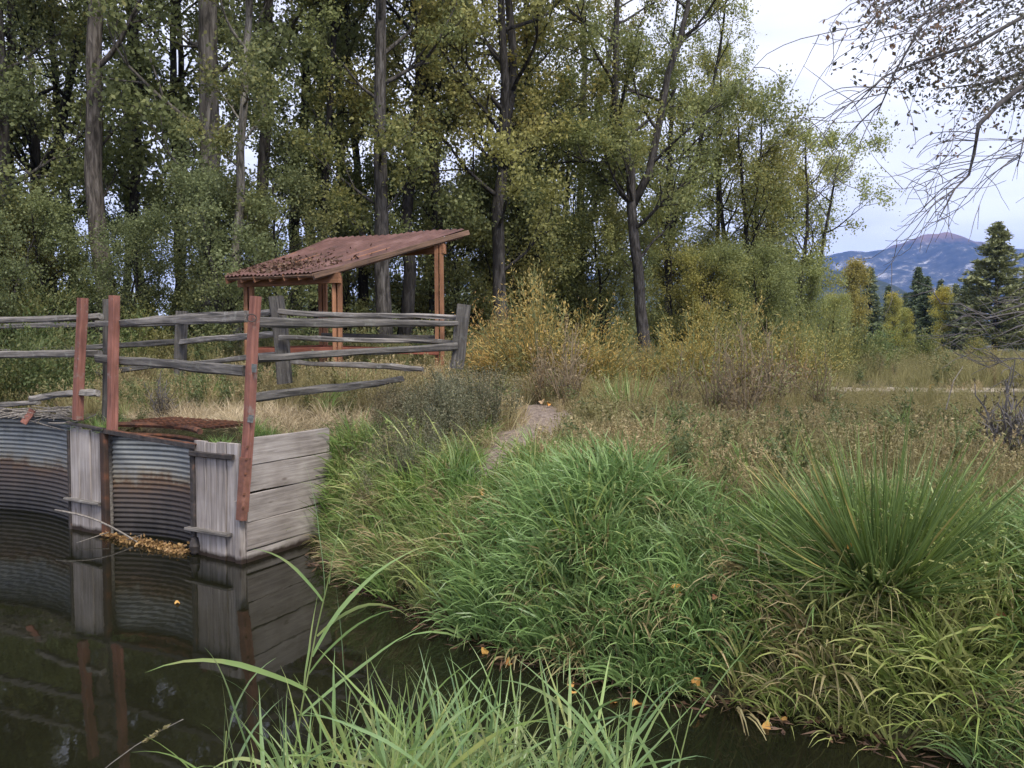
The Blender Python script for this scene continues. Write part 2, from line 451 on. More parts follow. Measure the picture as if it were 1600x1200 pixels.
def waterline_wood():
    """pale grey sawn boards, waterlogged brown-black band where the river laps"""
    m, n, lk = newmat('pale_board')
    out = N(n, 'ShaderNodeOutputMaterial')
    tc = N(n, 'ShaderNodeTexCoord'); oi = N(n, 'ShaderNodeObjectInfo'); geo = N(n, 'ShaderNodeNewGeometry')
    off = N(n, 'ShaderNodeVectorMath', operation='MULTIPLY_ADD'); cb = N(n, 'ShaderNodeCombineXYZ')
    for k in 'XYZ': lk(oi.outputs['Random'], cb.inputs[k])
    lk(cb.outputs[0], off.inputs[0]); off.inputs[1].default_value = (31, 17, 23); lk(tc.outputs['Object'], off.inputs[2])
    mp = N(n, 'ShaderNodeMapping', Scale=(1.3, 30, 30)); lk(off.outputs[0], mp.inputs['Vector'])
    g = N(n, 'ShaderNodeTexNoise', Scale=1.0, Detail=8.0, Roughness=0.62, Distortion=0.5); lk(mp.outputs[0], g.inputs['Vector'])
    r = ramp(n, [(0.25, (0.13, 0.112, 0.1)), (0.42, (0.31, 0.275, 0.25)), (0.72, (0.52, 0.47, 0.435))])
    lk(g.outputs['Fac'], r.inputs['Fac'])
    b = N(n, 'ShaderNodeTexNoise', Scale=2.2, Detail=6.0); lk(off.outputs[0], b.inputs['Vector'])
    rb = ramp(n, [(0.3, (0.6, 0.57, 0.55)), (0.7, (1.1, 1.1, 1.1))]); lk(b.outputs['Fac'], rb.inputs['Fac'])
    mu = N(n, 'ShaderNodeMixRGB', blend_type='MULTIPLY', Fac=0.75); lk(r.outputs['Color'], mu.inputs['Color1']); lk(rb.outputs['Color'], mu.inputs['Color2'])
    # knots
    vo = N(n, 'ShaderNodeTexVoronoi', Scale=1.0); mv = N(n, 'ShaderNodeMapping', Scale=(1.8, 5.5, 5.5)); lk(off.outputs[0], mv.inputs['Vector']); lk(mv.outputs[0], vo.inputs['Vector'])
    rk = ramp(n, [(0.05, (0.45, 0.4, 0.36)), (0.12, (1, 1, 1))]); lk(vo.outputs['Distance'], rk.inputs['Fac'])
    m3 = N(n, 'ShaderNodeMixRGB', blend_type='MULTIPLY', Fac=0.8); lk(mu.outputs['Color'], m3.inputs['Color1']); lk(rk.outputs['Color'], m3.inputs['Color2'])
    sp = N(n, 'ShaderNodeSeparateXYZ'); lk(geo.outputs['Position'], sp.inputs[0])
    wn = N(n, 'ShaderNodeTexNoise', Scale=9.0, Detail=4.0); lk(geo.outputs['Position'], wn.inputs['Vector'])
    ws = N(n, 'ShaderNodeMath', operation='MULTIPLY_ADD'); lk(wn.outputs['Fac'], ws.inputs[0]); ws.inputs[1].default_value = -0.075; lk(sp.outputs['Z'], ws.inputs[2])
    rw = ramp(n, [(0.0, (1, 1, 1)), (0.05, (0, 0, 0))]); lk(ws.outputs[0], rw.inputs['Fac'])
    mw = N(n, 'ShaderNodeMixRGB'); lk(rw.outputs['Color'], mw.inputs['Fac']); lk(m3.outputs['Color'], mw.inputs['Color1']); mw.inputs['Color2'].default_value = (0.035, 0.024, 0.018, 1)
    p = N(n, 'ShaderNodeBsdfPrincipled', Roughness=0.8); p.inputs['Specular IOR Level'].default_value = 0.25
    lk(mw.outputs['Color'], p.inputs['Base Color'])
    bp = N(n, 'ShaderNodeBump', Strength=0.45, Distance=0.008); lk(g.outputs['Fac'], bp.inputs['Height']); lk(bp.outputs[0], p.inputs['Normal'])
    lk(p.outputs[0], out.inputs['Surface'])
    return m


M_BOARD = waterline_wood()

# ------------------------------------------------------------------ terrain
HW_A = np.array([-2.95, 9.12])                 # corner of head wall and wing wall
HW_D = np.array([-0.848, 0.530])               # direction of the head wall, going upstream (left)
HW_N = np.array([0.530, 0.848])                # inland normal
WG_D = np.array([0.42, 0.907])                 # wing wall direction, going inland
WG_N = np.array([0.907, -0.42])
steep = np.array([tuple(HW_A + HW_D * 14 + HW_N * 0.5), tuple(HW_A + HW_N * 0.5 - WG_N * 0.13), tuple(HW_A + WG_D * 1.5 - WG_N * 0.13)])
soft = np.array([tuple(steep[-1]), (-2.08, 9.95), (-1.9, 9.2), (-1.4, 8.2), (-0.7, 7.4), (0.0, 6.55), (0.9, 5.85), (1.7, 5.45), (2.3, 5.0), (3.0, 4.4), (5.0, 3.5), (10, 1.8), (30, -3), (400, -60), (6000, -900)])
shore = np.concatenate([[(-6000, 4000), (-60, 45)], steep, soft[1:]])
poly = np.concatenate([shore, [(7000, 9000), (-7000, 9000)]])


def pl_dist(x, y, pl):
    d = np.full(x.shape, 1e9)
    for a, b in zip(pl[:-1], pl[1:]):
        ab = b - a
        t = np.clip(((x - a[0]) * ab[0] + (y - a[1]) * ab[1]) / (ab @ ab), 0, 1)
        d = np.minimum(d, np.hypot(x - a[0] - t * ab[0], y - a[1] - t * ab[1]))
    return d


def inside(x, y, pg):
    r = np.zeros(x.shape, bool)
    for (x0, y0), (x1, y1) in zip(pg, np.roll(pg, -1, 0)):
        if y0 == y1: continue
        c = ((y0 > y) != (y1 > y)) & (x < (x1 - x0) * (y - y0) / (y1 - y0) + x0)
        r ^= c
    return r


def sstep(a, b, x):
    t = np.clip((x - a) / (b - a), 0, 1)
    return t * t * (3 - 2 * t)


def vnoise(x, y, s, seed=0):
    """cheap smooth value noise"""
    r = np.random.default_rng(seed).random((64, 64))
    x, y = x / s, y / s
    xi, yi = np.floor(x).astype(int), np.floor(y).astype(int)
    fx, fy = x - xi, y - yi
    fx, fy = fx * fx * (3 - 2 * fx), fy * fy * (3 - 2 * fy)
    g = lambda i, j: r[(xi + i) % 64, (yi + j) % 64]
    return (g(0, 0) * (1 - fx) + g(1, 0) * fx) * (1 - fy) + (g(0, 1) * (1 - fx) + g(1, 1) * fx) * fy - 0.5


def bank_d(x, y):
    d = pl_dist(x, y, shore)
    return np.where(inside(x, y, poly), d, -d)


def ground(x, y):
    x, y = np.asarray(x, float), np.asarray(y, float)
    ins = inside(x, y, poly)
    d1, d2 = pl_dist(x, y, np.concatenate([[(-6000, 4000), (-60, 45)], steep])), pl_dist(x, y, soft)
    d = np.where(ins, np.minimum(d1, d2), -np.minimum(d1, d2))
    left = 1 / (1 + np.exp(np.clip((x - 0.3 - 0.0 * y) / 1.3, -30, 30)))
    lvl = 1.22 + 0.17 * left
    hsoft = np.interp(d, [-1.2, -0.35, 0, 0.12, 0.45, 0.95, 1.6, 2.4], [-0.7, -0.35, -0.02, 0.24, 0.66, 0.98, 1.12, 1.2])
    hsoft = hsoft * (lvl / 1.2)
    hst = np.interp(d, [-0.12, 0.0, 0.12, 0.3], [-0.7, -0.3, 1.2, 1.36])
    w = 1 / (1 + np.exp(np.clip((d1 - d2) / 0.16, -30, 30)))
    h = hst * w + hsoft * (1 - w)
    h = h + sstep(1.0, 6.0, d) * (0.5 * left + 0.1) * sstep(9.5, 13, y + 0.5 * (x + 3) * 0)
    h = h + sstep(30, 60, y) * (-0.1) * left + 0.12 * vnoise(x, y, 1.7, 1) * sstep(0.2, 1.5, d) * (1 - w) + 0.05 * vnoise(x, y, 0.45, 2) * sstep(0.0, 0.6, d)
    h = h + 0.5 * vnoise(x, y, 19, 3) * sstep(45, 140, y) + 6 * vnoise(x, y, 260, 4) * sstep(300, 1200, y)
    # the bank the photographer stands on
    dn = 2.75 + 0.12 * np.sin(x * 1.7) - 0.28 * np.clip(x - 2, 0, 20) - y
    hn = np.interp(dn, [-1.3, -0.4, 0, 0.35, 1.4, 4], [-0.7, -0.3, 0.0, 0.3, 0.75, 0.95])
    return np.maximum(h, hn)


def gz(x, y):
    return float(ground(np.array([x]), np.array([y]))[0])


def axis(core0, core1, step, far, grow=1.16):
    a = list(np.arange(core0, core1, step))
    s, hi = step, core1
    up = []
    while hi < far:
        up.append(hi); s *= grow; hi += s
    up.append(far)
    s, lo, dn = step, core0, []
    while lo > -far:
        s *= grow; lo -= s; dn.append(lo)
    return np.array(dn[::-1] + a + up)


ax, ay = axis(-10.0, 7.0, 0.09, 6000), axis(0.5, 15.0, 0.09, 6500)
gx, gy = np.meshgrid(ax, ay)
hz = ground(gx, gy)
nx, ny = len(ax), len(ay)
i = np.arange(ny - 1)[:, None] * nx + np.arange(nx - 1)[None]
quads = np.stack([i, i + 1, i + nx + 1, i + nx], -1).reshape(-1, 4)


def ground_material():
    m, n, lk = newmat('earth_and_thatch')
    out = N(n, 'ShaderNodeOutputMaterial')
    geo = N(n, 'ShaderNodeNewGeometry')
    a = N(n, 'ShaderNodeTexNoise', Scale=0.7, Detail=6.0, Roughness=0.6); lk(geo.outputs['Position'], a.inputs['Vector'])
    b = N(n, 'ShaderNodeTexNoise', Scale=26.0, Detail=6.0, Roughness=0.7); lk(geo.outputs['Position'], b.inputs['Vector'])
    r1 = ramp(n, [(0.3, (0.03, 0.024, 0.017)), (0.55, (0.085, 0.066, 0.042)), (0.75, (0.2, 0.155, 0.095))]); lk(b.outputs['Fac'], r1.inputs['Fac'])
    r2 = ramp(n, [(0.3, (0.03, 0.035, 0.015)), (0.55, (0.075, 0.08, 0.033)), (0.75, (0.16, 0.14, 0.07))]); lk(b.outputs['Fac'], r2.inputs['Fac'])
    rm = ramp(n, [(0.4, (0, 0, 0)), (0.6, (1, 1, 1))]); lk(a.outputs['Fac'], rm.inputs['Fac'])
    mx = N(n, 'ShaderNodeMixRGB'); lk(rm.outputs['Color'], mx.inputs['Fac']); lk(r1.outputs['Color'], mx.inputs['Color1']); lk(r2.outputs['Color'], mx.inputs['Color2'])
    p = N(n, 'ShaderNodeBsdfPrincipled', Roughness=0.95); p.inputs['Specular IOR Level'].default_value = 0.1
    lk(mx.outputs['Color'], p.inputs['Base Color'])
    bp = N(n, 'ShaderNodeBump', Strength=0.6, Distance=0.03); lk(b.outputs['Fac'], bp.inputs['Height']); lk(bp.outputs[0], p.inputs['Normal'])
    lk(p.outputs[0], out.inputs['Surface'])
    return m


g_me = mesh_np('ground', np.stack([gx, gy, hz], -1), quads, ground_material(), smooth=True)
tag(ob('ground', g_me), kind='structure')


def water_material():
    m, n, lk = newmat('dark_still_water')
    out = N(n, 'ShaderNodeOutputMaterial')
    geo = N(n, 'ShaderNodeNewGeometry')
    mp = N(n, 'ShaderNodeMapping', Scale=(1.0, 0.55, 1.0)); lk(geo.outputs['Position'], mp.inputs['Vector'])
    a = N(n, 'ShaderNodeTexNoise', Scale=5.5, Detail=3.0, Roughness=0.5); lk(mp.outputs[0], a.inputs['Vector'])
    c = N(n, 'ShaderNodeTexNoise', Scale=0.5, Detail=2.0); lk(geo.outputs['Position'], c.inputs['Vector'])
    p = N(n, 'ShaderNodeBsdfPrincipled', Roughness=0.03, IOR=1.33)
    r = ramp(n, [(0.3, (0.006, 0.0065, 0.0035)), (0.7, (0.012, 0.012, 0.006))]); lk(c.outputs['Fac'], r.inputs['Fac'])
    lk(r.outputs['Color'], p.inputs['Base Color'])
    bp = N(n, 'ShaderNodeBump', Strength=0.045, Distance=0.02); lk(a.outputs['Fac'], bp.inputs['Height']); lk(bp.outputs[0], p.inputs['Normal'])
    lk(p.outputs[0], out.inputs['Surface'])
    return m


wx, wy = np.linspace(-60, 32, 47), np.linspace(-12, 44, 29)
WX, WY = np.meshgrid(wx, wy)
i = np.arange(28)[:, None] * 47 + np.arange(46)[None]
w_me = mesh_np('water', np.stack([WX, WY, 0 * WX], -1), np.stack([i, i + 1, i + 48, i + 47], -1).reshape(-1, 4), water_material())
tag(ob('water', w_me), kind='structure')


# trodden path and gravel track: ribbons just above the ground
def ribbon(name, pts, w, mat, lift=0.02, nd=10):
    pts = np.array(pts, float)
    t = np.linspace(0, len(pts) - 1, (len(pts) - 1) * nd + 1)
    c = np.stack([np.interp(t, range(len(pts)), pts[:, k]) for k in (0, 1)], -1)
    for _ in range(6):
        c[1:-1] = (c[:-2] + c[2:] + 2 * c[1:-1]) / 4
    tg = np.gradient(c, axis=0); tg /= np.linalg.norm(tg, axis=1, keepdims=True)
    nr = np.stack([-tg[:, 1], tg[:, 0]], -1)
    W = np.linspace(-0.5, 0.5, 9)
    wv = np.broadcast_to(w, (len(c),)) * (1 + 0.5 * vnoise(c[:, 0], c[:, 1], 0.4, 9))
    X = c[:, None] + nr[:, None] * (W[None, :, None] * wv[:, None, None])
    z = ground(X[..., 0], X[..., 1]) + lift * (1 - (2 * np.abs(W)) ** 4)[None]
    v = np.concatenate([X, z[..., None]], -1)
    i = np.arange(len(c) - 1)[:, None] * 9 + np.arange(8)[None]
    me = mesh_np(name, v, np.stack([i, i + 9, i + 10, i + 1], -1).reshape(-1, 4), mat, smooth=True)
    return tag(ob(name, me), kind='structure')


M_PATH = noise_mat('trodden_earth', [(0.3, (0.09, 0.068, 0.054)), (0.5, (0.2, 0.155, 0.125)), (0.72, (0.34, 0.28, 0.235))], scale=16, bump=0.7, dist=0.04)
M_TRACK = noise_mat('pale_gravel', [(0.3, (0.16, 0.13, 0.09)), (0.6, (0.33, 0.28, 0.21)), (0.78, (0.45, 0.39, 0.31))], scale=6, bump=0.6)
PATH = [(-0.2, 8.35), (-0.08, 8.75), (0.12, 9.3), (0.35, 10.2), (0.5, 11.2), (0.2, 12.6)]
TRACK = [(2.2, 17.5), (5, 18.6), (8, 19.0), (12, 18.8), (17, 18.2), (24, 17.0)]
ribbon('dirt_path', PATH, 1.05, M_PATH)
ribbon('gravel_track', TRACK, 1.5, M_TRACK, 0.03)
_t = np.linspace(0, 5, 420); _x = np.interp(_t, range(6), [p[0] for p in TRACK]) + rng.normal(0, 0.2, 420); _y = np.interp(_t, range(6), [p[1] for p in TRACK]) + rng.normal(0, 0.45, 420)
PATH_A, TRACK_A = np.array(PATH), np.array(TRACK)


# ------------------------------------------------------------------ far mountains
def massif(name, Y, depth, ridge, seed, mat, rough):
    u = np.array([p[0] for p in ridge], float); v = np.array([p[1] for p in ridge], float)
    X = (u - 800) / F * Y
    Z = np.array([P(a, b, Y).z for a, b in ridge])
    xs = np.linspace(X[0], X[-1], 260)
    ys = np.linspace(-depth, depth, 60)
    zr = np.interp(xs, X, Z)
    gx, gy = np.meshgrid(xs, ys)
    prof = np.where(gy < 0, sstep(-depth, 0, gy) ** 0.9, 1 - 0.6 * (gy / depth) ** 2)
    z = zr[None] * prof
    am = rough * (1 - np.abs(gy / depth) ** 1.5)
    nz = sum(abs(vnoise(gx + 0.35 * gy, gy * 0.35, depth * k, seed + j)) * k for j, k in enumerate((0.5, 0.25, 0.12, 0.06, 0.03)))
    z = z - am * nz * sstep(0, 0.12, -gy / depth) * 2.2 + rough * 0.12 * vnoise(gx, gy, depth * 0.04, seed + 9)
    i = np.arange(59)[:, None] * 260 + np.arange(259)[None]
    me = mesh_np(name, np.stack([gx, gy + Y, z - 3], -1), np.stack([i, i + 1, i + 261, i + 260], -1).reshape(-1, 4), mat, smooth=True)
    return tag(ob(name, me), kind='structure')


def mountain_material():
    m, n, lk = newmat('forested_mountain')
    out = N(n, 'ShaderNodeOutputMaterial')
    geo = N(n, 'ShaderNodeNewGeometry')
    sp = N(n, 'ShaderNodeSeparateXYZ'); lk(geo.outputs['Position'], sp.inputs[0])
    a = N(n, 'ShaderNodeTexNoise', Scale=0.008, Detail=10.0, Roughness=0.78); lk(geo.outputs['Position'], a.inputs['Vector'])
    r = ramp(n, [(0.4, (0.012, 0.02, 0.022)), (0.53, (0.05, 0.055, 0.05)), (0.58, (0.2, 0.19, 0.18)), (0.68, (0.75, 0.73, 0.7))]); lk(a.outputs['Fac'], r.inputs['Fac'])
    h = N(n, 'ShaderNodeMath', operation='MULTIPLY_ADD'); lk(a.outputs['Fac'], h.inputs[0]); h.inputs[1].default_value = 160; lk(sp.outputs['Z'], h.inputs[2])
    mr = N(n, 'ShaderNodeMapRange'); lk(h.outputs[0], mr.inputs['Value']); mr.inputs['From Min'].default_value = 590; mr.inputs['From Max'].default_value = 660
    mx = N(n, 'ShaderNodeMixRGB'); lk(mr.outputs[0], mx.inputs['Fac']); lk(r.outputs['Color'], mx.inputs['Color1']); mx.inputs['Color2'].default_value = (0.2, 0.12, 0.09, 1)
    p = N(n, 'ShaderNodeBsdfPrincipled', Roughness=1.0); p.inputs['Specular IOR Level'].default_value = 0
    lk(mx.outputs['Color'], p.inputs['Base Color']); lk(p.outputs[0], out.inputs['Surface'])
    return m


M_MOUNT = mountain_material()
M_HILL = noise_mat('forested_hill', [(0.35, (0.012, 0.022, 0.014)), (0.65, (0.03, 0.042, 0.026))], scale=0.02, coord='Object', bump=0)
massif('mountain', 4400, 1500, [(300, 500), (700, 440), (1000, 425), (1150, 410), (1250, 408), (1303, 398), (1330, 391), (1370, 391), (1395, 389), (1440, 367), (1472, 361), (1505, 371), (1545, 384), (1600, 388), (1700, 380), (1850, 410), (2100, 470), (2500, 520)], 21, M_MOUNT, 260)
massif('hill', 1500, 450, [(200, 520), (600, 470), (900, 440), (1100, 418), (1230, 412), (1290, 417), (1340, 423), (1400, 446), (1450, 474), (1490, 497), (1540, 515), (1600, 524), (1750, 531)], 33, M_HILL, 60)

# the air: pale blue haze from here to the mountains
hb = MB(); hb.box((-7200, -6600, -5), (7200, 8200, 900))
hm, hn_, hl = newmat('pale_air')
ho = N(hn_, 'ShaderNodeOutputMaterial')
hp = N(hn_, 'ShaderNodeVolumePrincipled')
hp.inputs['Color'].default_value = (0.28, 0.46, 1.0, 1)
hp.inputs['Density'].default_value = 1.05e-4
hp.inputs['Anisotropy'].default_value = 0.2
hl(hp.outputs[0], ho.inputs['Volume'])
tag(ob('haze', hb.mesh('haze', hm)), kind='stuff')


# ------------------------------------------------------------------ head gate: riser sheets, piers, wing wall
def hw(s, off=0.0, z=0.0):
    """point s metres left of the corner along the head wall, off metres inland"""
    p = HW_A + HW_D * s + HW_N * off
    return Vector((p[0], p[1], z))


def corrugated(name, s0, s1, z0, z1, sag, mat, parent, pitch=0.062, amp=0.0095):
    ns = 30
    nz_ = int((z1 - z0) / (pitch / 8))
    sg = np.linspace(0, 1, ns + 1)
    zs = np.linspace(z0, z1, nz_ + 1)
    base = np.array([tuple(hw(s0 + (s1 - s0) * t, 0.09 + sag * 4 * t * (1 - t))) for t in sg])
    wv = amp * np.sin(zs / pitch * 2 * np.pi)
    v = np.zeros((nz_ + 1, ns + 1, 3))
    v[..., 0] = base[None, :, 0] + HW_N[0] * wv[:, None]
    v[..., 1] = base[None, :, 1] + HW_N[1] * wv[:, None]
    v[..., 2] = zs[:, None]
    i = np.arange(nz_)[:, None] * (ns + 1) + np.arange(ns)[None]
    me = mesh_np(name, v, np.stack([i, i + ns + 1, i + ns + 2, i + 1], -1).reshape(-1, 4), mat, smooth=True)
    o = ob(name, me, parent, Matrix.Identity(4))
    return o


def bar(name, p0, p1, w, t, mat, parent, up=(0, 0, 1), jit=0.0015):
    return plank(name, p0, p1, w, t, mat, parent, up=up, jit=jit, ch=min(w, t) * 0.2, seg=4)


def rim_arc(name, s0, s1, z, sag, mat, parent, w=0.05, off=0.07):
    b = MB()
    pts = [hw(s0 + (s1 - s0) * t, off + sag * 4 * t * (1 - t), z) for t in np.linspace(0, 1, 14)]
    b.tube(pts, w / 2, 6)
    return ob(name, b.mesh(name, mat), parent, Matrix.Identity(4))


def culvert(s0, s1, z1, label, rim_mat):
    t = empty('culvert', hw((s0 + s1) / 2, 0.1, 0))
    tag(t, label, 'culvert', 'corrugated culvert bays in the headwall')
    corrugated('corrugated_sheet', s0, s1, -0.5, z1, 0.27, M_CULV, t)
    rim_arc('rim', s0, s1, z1 + 0.01, 0.27, rim_mat, t)
    return t


PIER2, PIER1 = (0.06, 0.80), (2.62, 3.30)       # spans along the head wall
culvert(0.80, 2.56, 1.27, 'half-round corrugated steel bay between the two plank piers', M_RUST)
culvert(3.34, 5.9, 1.40, 'corrugated steel bay cut by the left edge, rusty below', M_DSTEEL)


def pier(span, ztop, label, nplk, seed, rust_side):
    s0, s1 = span
    t = empty('timber_pier', hw((s0 + s1) / 2, 0, 0)); tag(t, label, 'pier', 'plank piers of the headgate')
    r = np.random.default_rng(seed)
    ws = r.uniform(0.8, 1.3, nplk); ws = ws / ws.sum() * (s1 - s0)
    s = s0
    for k in range(nplk):
        c = s + ws[k] / 2
        zt = ztop + r.uniform(-0.03, 0.03)
        o = plank('plank', hw(c, r.uniform(-0.006, 0.006), -0.45), hw(c, r.uniform(-0.004, 0.004), zt), ws[k] - 0.009, 0.05, M_BOARD, t, up=tuple(HW_D) + (0,), seed=seed + k, jit=0.0035)
        s += ws[k]
    # frame behind the boards, so that the pier has a body
    b = MB()
    for sa, sb in ((s0, s0 + 0.08), (s1 - 0.08, s1)):
        b.tube([hw((sa + sb) / 2, 0.1, -0.45), hw((sa + sb) / 2, 0.1, ztop - 0.08)], 0.05, 4)
    b.tube([hw(s0 + 0.04, 0.1, ztop - 0.12), hw(s1 - 0.04, 0.1, ztop - 0.12)], 0.05, 4)
    ob('frame', b.mesh('frame', M_GREY), t, Matrix.Identity(4))
    return t


p1 = pier(PIER1, 1.33, 'left plank pier with a weedy top and a rusty steel channel on its edge', 3, 5, True)
p2 = pier(PIER2, 1.30, 'right plank pier at the corner under the tallest red post', 4, 9, False)
for (sa, sb), zt, pr in ((PIER1, 1.28, p1), (PIER2, 1.2, p2)):
    b = MB(); xs_ = np.linspace(sa, sb, 9); os_ = np.linspace(0.04, 0.62, 7)
    vv = [tuple(hw(a_, o_, zt + 0.07 * math.sin(a_ * 9 + o_ * 5) * (0.3 + o_) + 0.06 * o_)) for o_ in os_ for a_ in xs_]
    ii = np.arange(6)[:, None] * 9 + np.arange(8)[None]
    b.add(vv, np.stack([ii, ii + 9, ii + 10, ii + 1], -1).reshape(-1, 4))
    ob('soil_cap', b.mesh('soil_cap', g_me.materials[0]), pr, Matrix.Identity(4))
# steel on the piers
bar('steel_channel', hw(2.555, -0.02, -0.45), hw(2.555, -0.02, 1.30), 0.11, 0.07, M_DARKRUST, p1, up=tuple(HW_D) + (0,))
bar('edge_angle', hw(3.325, -0.02, -0.45), hw(3.325, -0.02, 1.30), 0.05, 0.06, M_DSTEEL, p1, up=tuple(HW_D) + (0,))
bar('ledge', hw(2.60, -0.055, 0.40), hw(3.36, -0.055, 0.40), 0.035, 0.09, M_GREY, p1)
bar('top_angle', hw(2.5, -0.05, 1.345), hw(3.32, -0.04, 1.40), 0.04, 0.05, M_DSTEEL, p1)
bar('edge_angle', hw(0.835, -0.015, -0.45), hw(0.835, -0.015, 1.24), 0.075, 0.06, M_DSTEEL, p2, up=tuple(HW_D) + (0,))
bar('top_angle', hw(0.1, -0.05, 1.17), hw(0.84, -0.05, 1.17), 0.06, 0.045, M_DSTEEL, p2)
bar('ledge', hw(0.17, -0.06, 0.30), hw(0.9, -0.06, 0.30), 0.035, 0.09, M_GREY, p2)
b = MB(); b.tube([hw(0.80, -0.03, z) for z in (0.02, 0.1, 0.2)], [0.05, 0.07, 0.04], 10)
ob('rubber_seal', b.mesh('rubber_seal', M_DSTEEL), p2, Matrix.Identity(4))
plank('corner_board', hw(0.035, -0.03, -0.45), hw(0.035, -0.03, 0.68), 0.1, 0.07, M_BOARD, p2, up=tuple(HW_D) + (0,), seed=4)

# long angle iron across the middle bay and the grate behind it
fa = tag(empty('angle_iron', hw(1.7, -0.06, 1.3)), 'long rusty angle iron spanning between the tops of both piers', 'angle iron')
bar('upright_flange', hw(0.75, -0.06, 1.25), hw(2.75, -0.05, 1.335), 0.05, 0.012, M_DSTEEL, fa)
bar('flat_flange', hw(0.75, -0.03, 1.275), hw(2.75, -0.02, 1.36), 0.012, 0.055, M_RUST, fa)
gr = tag(empty('steel_grate', hw(1.65, 0.6, 1.42)), 'rusty steel grate lying over the top of the middle bay', 'grate')
for k in range(9):
    o_ = 0.30 + k * 0.075
    bar('bar', hw(0.85, o_, 1.43), hw(2.45, o_, 1.43), 0.03, 0.014, M_RUST, gr)
for k in range(13):
    s_ = 0.9 + k * 0.125
    bar('cross_bar', hw(s_, 0.28, 1.447), hw(s_, 0.92, 1.447), 0.012, 0.016, M_RUST, gr)
rim_arc('front_lip', 0.84, 2.52, 1.405, 0.25, M_RUST, gr, w=0.075, off=0.09)

# wing wall of five wide boards
ww = tag(empty('wing_wall', tuple(HW_A) + (0,)), 'wing wall of wide grey horizontal boards running back into the grass', 'wall')
z = -0.18
for k, hgt in enumerate((0.31, 0.315, 0.32, 0.31, 0.31)):
    a = HW_A + WG_D * 0.02; e = HW_A + WG_D * (1.5 + 0.03 * (k % 2))
    plank('board', (a[0], a[1], z + hgt / 2), (e[0], e[1], z + hgt / 2 - 0.01), hgt - 0.012, 0.05, M_BOARD, ww, seed=40 + k, jit=0.004)
    z += hgt
bar('rear_post', tuple(HW_A + WG_D * 1.2 - WG_N * 0.09) + (-0.3,), tuple(HW_A + WG_D * 1.2 - WG_N * 0.09) + (1.3,), 0.12, 0.1, M_GREY, ww, up=tuple(HW_D) + (0,))

# ------------------------------------------------------------------ fences
def post(name, pb, pt, w, t, mat, parent, seed=0, ang=0.0):
    return plank(name, pb, pt, w, t, mat, parent, up=(math.cos(ang), math.sin(ang), 0), seed=seed, jit=0.006, ch=0.012)


nf = tag(empty('red_post_fence', P(128, 640, 10.8)), 'headgate fence with three faded red posts and grey split rails', 'fence')
bar('post_shoe', P(377, 812, 9.045), P(383.5, 715, 9.045), 0.118, 0.085, M_SHOE, nf, up=(math.cos(R(-30)), math.sin(R(-30)), 0))
pa = post('red_post', P(378, 800, 9.06), P(401, 460, 9.06), 0.105, 0.09, M_RED, nf, 1, R(-30))
post('red_post', P(174, 672, 10.42), P(179, 463, 10.42), 0.11, 0.1, M_RED, nf, 2, R(-30))
post('red_post', P(123, 655, 10.72), P(128, 466, 10.72), 0.11, 0.1, M_RED, nf, 3, R(-30))
for (v0, v1, du) in ((569, 582, 2), (648, 660, 1)):
    u_ = 401 - (v0 - 460) / 355 * 23
    o = bar('metal_plate', P(u_ + 2, v1, 8.985), P(u_ + 3, v0, 8.985), 0.085, 0.012, M_ZINC, pa.parent, up=(0.85, -0.53, 0))
for v0 in (698, 717, 740, 772, 793):
    b = MB(); c = P(401 - (v0 - 460) / 355 * 23 + 1, v0, 8.99); b.tube([c, c + Vector((0.003, -0.016, 0.003))], 0.013, 8)
    ob('bolt', b.mesh('bolt', M_RUST), nf, Matrix.Identity(4))
b = MB(); c = P(394, 497, 8.97)
b.tube([c + Vector((0.045 * math.cos(a), -0.02 * (1 - math.cos(a)), 0.04 * math.sin(a))) for a in np.linspace(0, 6.6, 16)], 0.006, 5)
ob('wire_loop', b.mesh('wire_loop', M_DSTEEL), nf, Matrix.Identity(4))
post('grey_post', P(171, 668, 10.95), P(170, 466, 10.95), 0.13, 0.12, M_DGREY, nf, 6)
RAIL = lambda a, b_, w0, w1, mat, par, sd, t=0.07: plank('rail', a, b_, w0, t, mat, par, seed=sd, jit=0.012, ch=0.018, w2=w1, t2=t * 1.15, seg=9)
RAIL(P(150, 504, 10.75), P(392, 493, 9.2), 0.075, 0.125, M_GREY, nf, 11)
RAIL(P(151, 557, 10.75), P(386, 580, 9.2), 0.09, 0.125, M_DGREY, nf, 12)
RAIL(P(-180, 510, 12.5), P(163, 496, 10.85), 0.1, 0.075, M_GREY, nf, 13)
RAIL(P(-160, 561, 12.4), P(156, 549, 10.83), 0.1, 0.085, M_GREY, nf, 14)
RAIL(P(44, 623, 11.0), P(155, 614, 10.6), 0.075, 0.08, M_GREY, nf, 15)
RAIL(P(-140, 640, 12.4), P(60, 629, 11.3), 0.075, 0.06, M_GREY, nf, 16)

sf = tag(empty('side_rail_fence', P(722, 560, 11.6)), 'short rail fence from the corner red post to the leaning end post', 'fence')
post('end_post', P(713, 575, 11.6), P(724, 476, 11.6), 0.185, 0.16, M_DGREY, sf, 21)
RAIL(P(402, 501, 9.12), P(716, 505, 11.5), 0.115, 0.07, M_DGREY, sf, 22)
RAIL(P(404, 557, 9.16), P(712, 541, 11.5), 0.075, 0.1, M_DGREY, sf, 23)
RAIL(P(394, 619, 9.2), P(628, 594, 11.1), 0.095, 0.075, M_DGREY, sf, 24)

